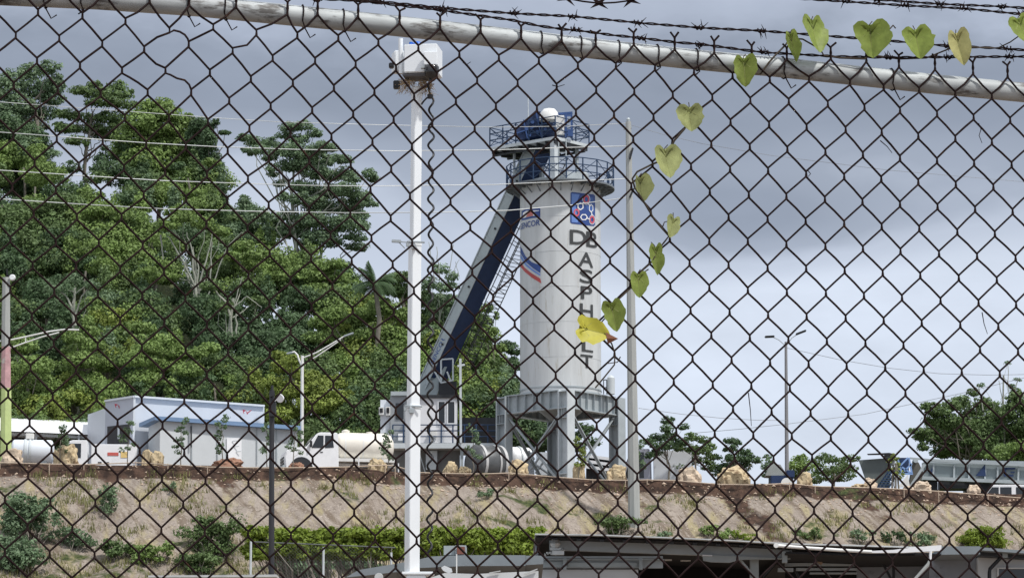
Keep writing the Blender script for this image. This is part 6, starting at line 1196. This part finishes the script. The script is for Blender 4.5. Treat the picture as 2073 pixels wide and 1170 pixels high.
# right of the mast and behind the conveyor
tree("broadleaf_tree", "dark rounded tree directly left of the white mast", "tree", [(800, 565, 20, 10), (825, 562, 18, 10), (785, 585, 26, 13), (815, 590, 26, 14), (835, 600, 16, 14), (850, 600, 20, 18)], 196, (805,), LEAF['mid'], 121, .16, 7, .14, group=G)
tree("spindly_tree", "sparse pale tree with bare twigs between the white mast and the conveyor", "tree", [(895, 545, 16, 10), (915, 560, 14, 9), (870, 575, 20, 12), (900, 580, 18, 12), (885, 610, 24, 13), (915, 610, 18, 12), (890, 640, 26, 14), (875, 675, 24, 14), (905, 670, 20, 12), (860, 700, 24, 14), (925, 580, 8, 6)], 195, (885,), LEAF['grey'], 122, .16, 3.6, .1, BARKP, [((890, 560), (884, 500), .03), ((905, 570), (918, 495), .025), ((880, 570), (868, 490), .025), ((912, 560), (930, 525), .02), ((930, 560), (922, 530), .02)], group=G)
tree("broadleaf_tree", "leafy tree showing between the conveyor and the silo", "tree", [(965, 600, 14, 9), (985, 625, 14, 9), (975, 650, 22, 11), (1005, 640, 5, 8), (990, 680, 24, 13), (950, 690, 26, 14), (1015, 705, 10, 8), (960, 725, 30, 15), (1000, 725, 24, 13), (945, 765, 34, 17), (990, 765, 30, 16), (975, 800, 36, 18), (1020, 790, 24, 14)], 191, (975,), LEAF['bright'], 123, .17, 5.2, .15, group=G)
tree("broadleaf_tree", "darker blue-green tree touching the silo's left edge", "tree", [(1025, 700, 20, 9), (1042, 710, 16, 10), (1010, 730, 20, 10), (1040, 740, 20, 13), (1022, 765, 22, 12), (1045, 785, 18, 14), (1010, 800, 22, 14)], 195, (1032,), LEAF['dark'], 124, .17, 6, .15, group=G)
tree("broadleaf_tree", "green tree seen through the silo's legs", "tree", [(1040, 850, 26, 14), (1070, 860, 30, 15), (1095, 870, 24, 14), (1115, 880, 16, 12), (1060, 890, 34, 16), (985, 850, 30, 18), (960, 830, 24, 18), (1000, 880, 30, 18)], 189, (1065,), LEAF['bright'], 125, .17, 6.5, .15, group=G)
tree("small_tree", "small dark leaf cluster seen through the right-hand silo legs", "tree", [(1178, 862, 14, 6), (1195, 868, 14, 7), (1180, 878, 16, 7), (1165, 885, 12, 7), (1200, 895, 16, 8), (1170, 905, 16, 10)], 190, (1182,), LEAF['dark'], 126, .16, 4.5, .07)
# trees on the right
tree("small_tree", "tall small tree with tiered branches, first right of the concrete pole", "tree", [(1352, 852, 13, 8), (1350, 868, 13, 8), (1384, 864, 11, 6), (1358, 885, 16, 8), (1330, 885, 18, 7), (1312, 893, 12, 6), (1345, 902, 22, 9), (1375, 895, 16, 7), (1330, 915, 14, 7), (1315, 922, 10, 6)], 178, (1352,), LEAF['dark'], 130, .15, 5, .07, group="small trees right of the silo")
tree("small_tree", "bushy small tree, second right of the concrete pole", "tree", [(1400, 885, 14, 8), (1425, 890, 14, 7), (1435, 905, 14, 7), (1385, 905, 18, 9), (1415, 912, 22, 9), (1370, 925, 18, 9), (1400, 930, 22, 9), (1440, 925, 12, 7), (1380, 945, 20, 9), (1436, 945, 16, 10)], 179, (1400,), LEAF['mid'], 131, .15, 5.2, .07, group="small trees right of the silo")
tree("small_tree", "dark small tree with a flat right-hand branch, third right of the concrete pole", "tree", [(1478, 892, 12, 6), (1492, 895, 8, 6), (1480, 908, 14, 7), (1505, 915, 14, 6), (1512, 930, 24, 7), (1535, 932, 10, 5), (1485, 928, 18, 9), (1500, 945, 22, 9), (1470, 945, 18, 10), (1455, 925, 7, 5), (1460, 955, 22, 10)], 178.5, (1488,), LEAF['dark'], 132, .15, 5.2, .07, group="small trees right of the silo")
tree("small_tree", "thin pale sapling left of the covered machine", "tree", [(1553, 925, 8, 5), (1560, 935, 9, 6), (1548, 945, 10, 7), (1555, 960, 12, 8)], 177, (1555,), LEAF['grey'], 133, .13, 3, .04)
tree("broadleaf_tree", "light green rounded tree just right of the double street lamp", "tree", [(1620, 930, 18, 8), (1610, 943, 16, 8), (1632, 945, 18, 9), (1618, 958, 24, 9)], 180, (1620,), LEAF['bright'], 134, .14, 5, .07)
tree("broadleaf_tree", "dark green rounded tree between the double street lamp and the hopper", "tree", [(1668, 925, 14, 7), (1680, 930, 14, 8), (1655, 938, 14, 8), (1700, 935, 14, 8), (1725, 928, 14, 7), (1700, 950, 20, 9), (1665, 952, 20, 9), (1720, 948, 16, 8), (1690, 965, 34, 10), (1650, 970, 16, 9)], 181, (1685,), LEAF['mid'], 135, .14, 4, .07)
tree("broadleaf_tree", "large dark tree above the feeder trailer at the right edge", "tree", [(1878, 822, 14, 8), (1900, 830, 22, 12), (1925, 822, 20, 10), (1945, 812, 18, 10), (1965, 830, 26, 14), (1990, 815, 18, 10), (2012, 825, 20, 12), (1890, 850, 22, 12), (1925, 855, 30, 14), (1965, 860, 34, 16), (2005, 850, 30, 16), (2040, 835, 26, 16), (2065, 815, 24, 16), (1860, 873, 22, 6), (1880, 885, 26, 12), (1910, 890, 30, 14), (1950, 895, 34, 16), (1995, 890, 34, 16), (2035, 880, 34, 18), (2070, 860, 30, 20), (1920, 915, 34, 12), (1965, 920, 36, 12), (2010, 915, 36, 14), (2055, 910, 34, 16), (1970, 795, 12, 7), (2055, 795, 12, 8), (2090, 880, 30, 30), (2100, 830, 30, 30), (1868, 905, 12, 8), (1915, 870, 40, 20), (1960, 880, 44, 22), (2010, 870, 44, 22), (2050, 890, 40, 22), (1940, 905, 44, 18), (2000, 900, 46, 20)], 215, (1985,), LEAF['mid'], 136, .19, 5.6, .22, dj=2.5)
tree("broadleaf_tree", "yellow-green tree low in front of the large dark tree at the right edge", "tree", [(2040, 912, 26, 11), (2065, 905, 24, 12), (2030, 926, 24, 9), (2060, 924, 30, 11), (2090, 915, 24, 14)], 205, (2060,), LEAF['bright'], 137, .17, 6, .1)
tree("bare_branched_tree", "sparse bare twigs sticking out above the large dark tree at the right edge", "tree", [(1985, 780, 8, 4), (2048, 782, 8, 5), (2060, 768, 8, 4), (2040, 735, 7, 3)], 214, (2020,), LEAF['grey'], 138, .14, 3.5, .08, BARKP, [((1990, 830), (1980, 778), .04), ((2045, 820), (2040, 735), .03), ((2050, 830), (2062, 765), .035), ((2030, 820), (2022, 770), .03)])
# saplings planted along the lip
SAP = [(122, 868, "sapling behind the box truck's left end, third plant from the left pole"), (258, 858, "spindly sapling in front of the warehouse's dark doorway"), (366, 856, "sparse sapling in front of the office wall, left of the downpipe"), (452, 850, "leafy sapling in front of the white office door"), (541, 862, "sapling just left of the dark floodlight pole"), (592, 862, "sapling in front of the tanker truck's bonnet"), (957, 866, "slim sapling in front of the deck railing, left of the silo"), (1172, 895, "yellowish sapling between the middle and right silo legs"), (1290, 900, "wispy sapling right behind the concrete pole"), (1812, 926, "straggly olive sapling tied to brown stakes, in front of the blue stair tower"), (785, 880, "thin leafy sapling in front of the tanker's rear end")]
for i, (px, top, lab) in enumerate(SAP):
    rs = np.random.default_rng(300+i); Y_ = crest(P(px, 940, 167).x)+.35; x = P(px, 940, Y_).x; zb = ground(x, Y_); zt_ = P(px, top, Y_).z; h_ = zt_-zb; o = root("sapling", (x, Y_, zb), lab, "sapling", "saplings planted along the lip")
    m = MB(); tipp = Vector((x+rs.normal()*.08, Y_, zt_)); limb(m, (x, Y_, zb-.1), tipp, .028, .010, rs, .03, 6); cl = []
    for k_ in range(10):
        t = .25+.75*k_/9; a = rs.uniform(0, 6.28); L2 = rs.uniform(.18, .42)*(1.15-t*.6); st0 = Vector((x, Y_, zb)).lerp(tipp, t); e_ = st0+Vector((math.cos(a)*L2, math.sin(a)*L2, L2*.7)); m.tube([st0, e_], .008, 4, .004); cl.append((e_.x, e_.y, e_.z, .17, .17, .15))
    if "stakes" in lab: m.tube([(x-.18, Y_, zb), (x-.1, Y_, zb+1.2)], .05, 5); m.tube([(x+.16, Y_, zb), (x+.08, Y_, zb+1.25)], .05, 5); m.tube([(x, Y_-.1, zb), (x+.02, Y_-.1, zb+1.3)], .05, 5)
    m.build("stem", BARK, o); Vv, Fq = leaves(cl, .11, 1.5 if i not in (3, 9) else 2.6, rs); fast("leaves", Vv, Fq, LEAF['grey'] if i not in (7, 9) else LEAF['yellow'], o)
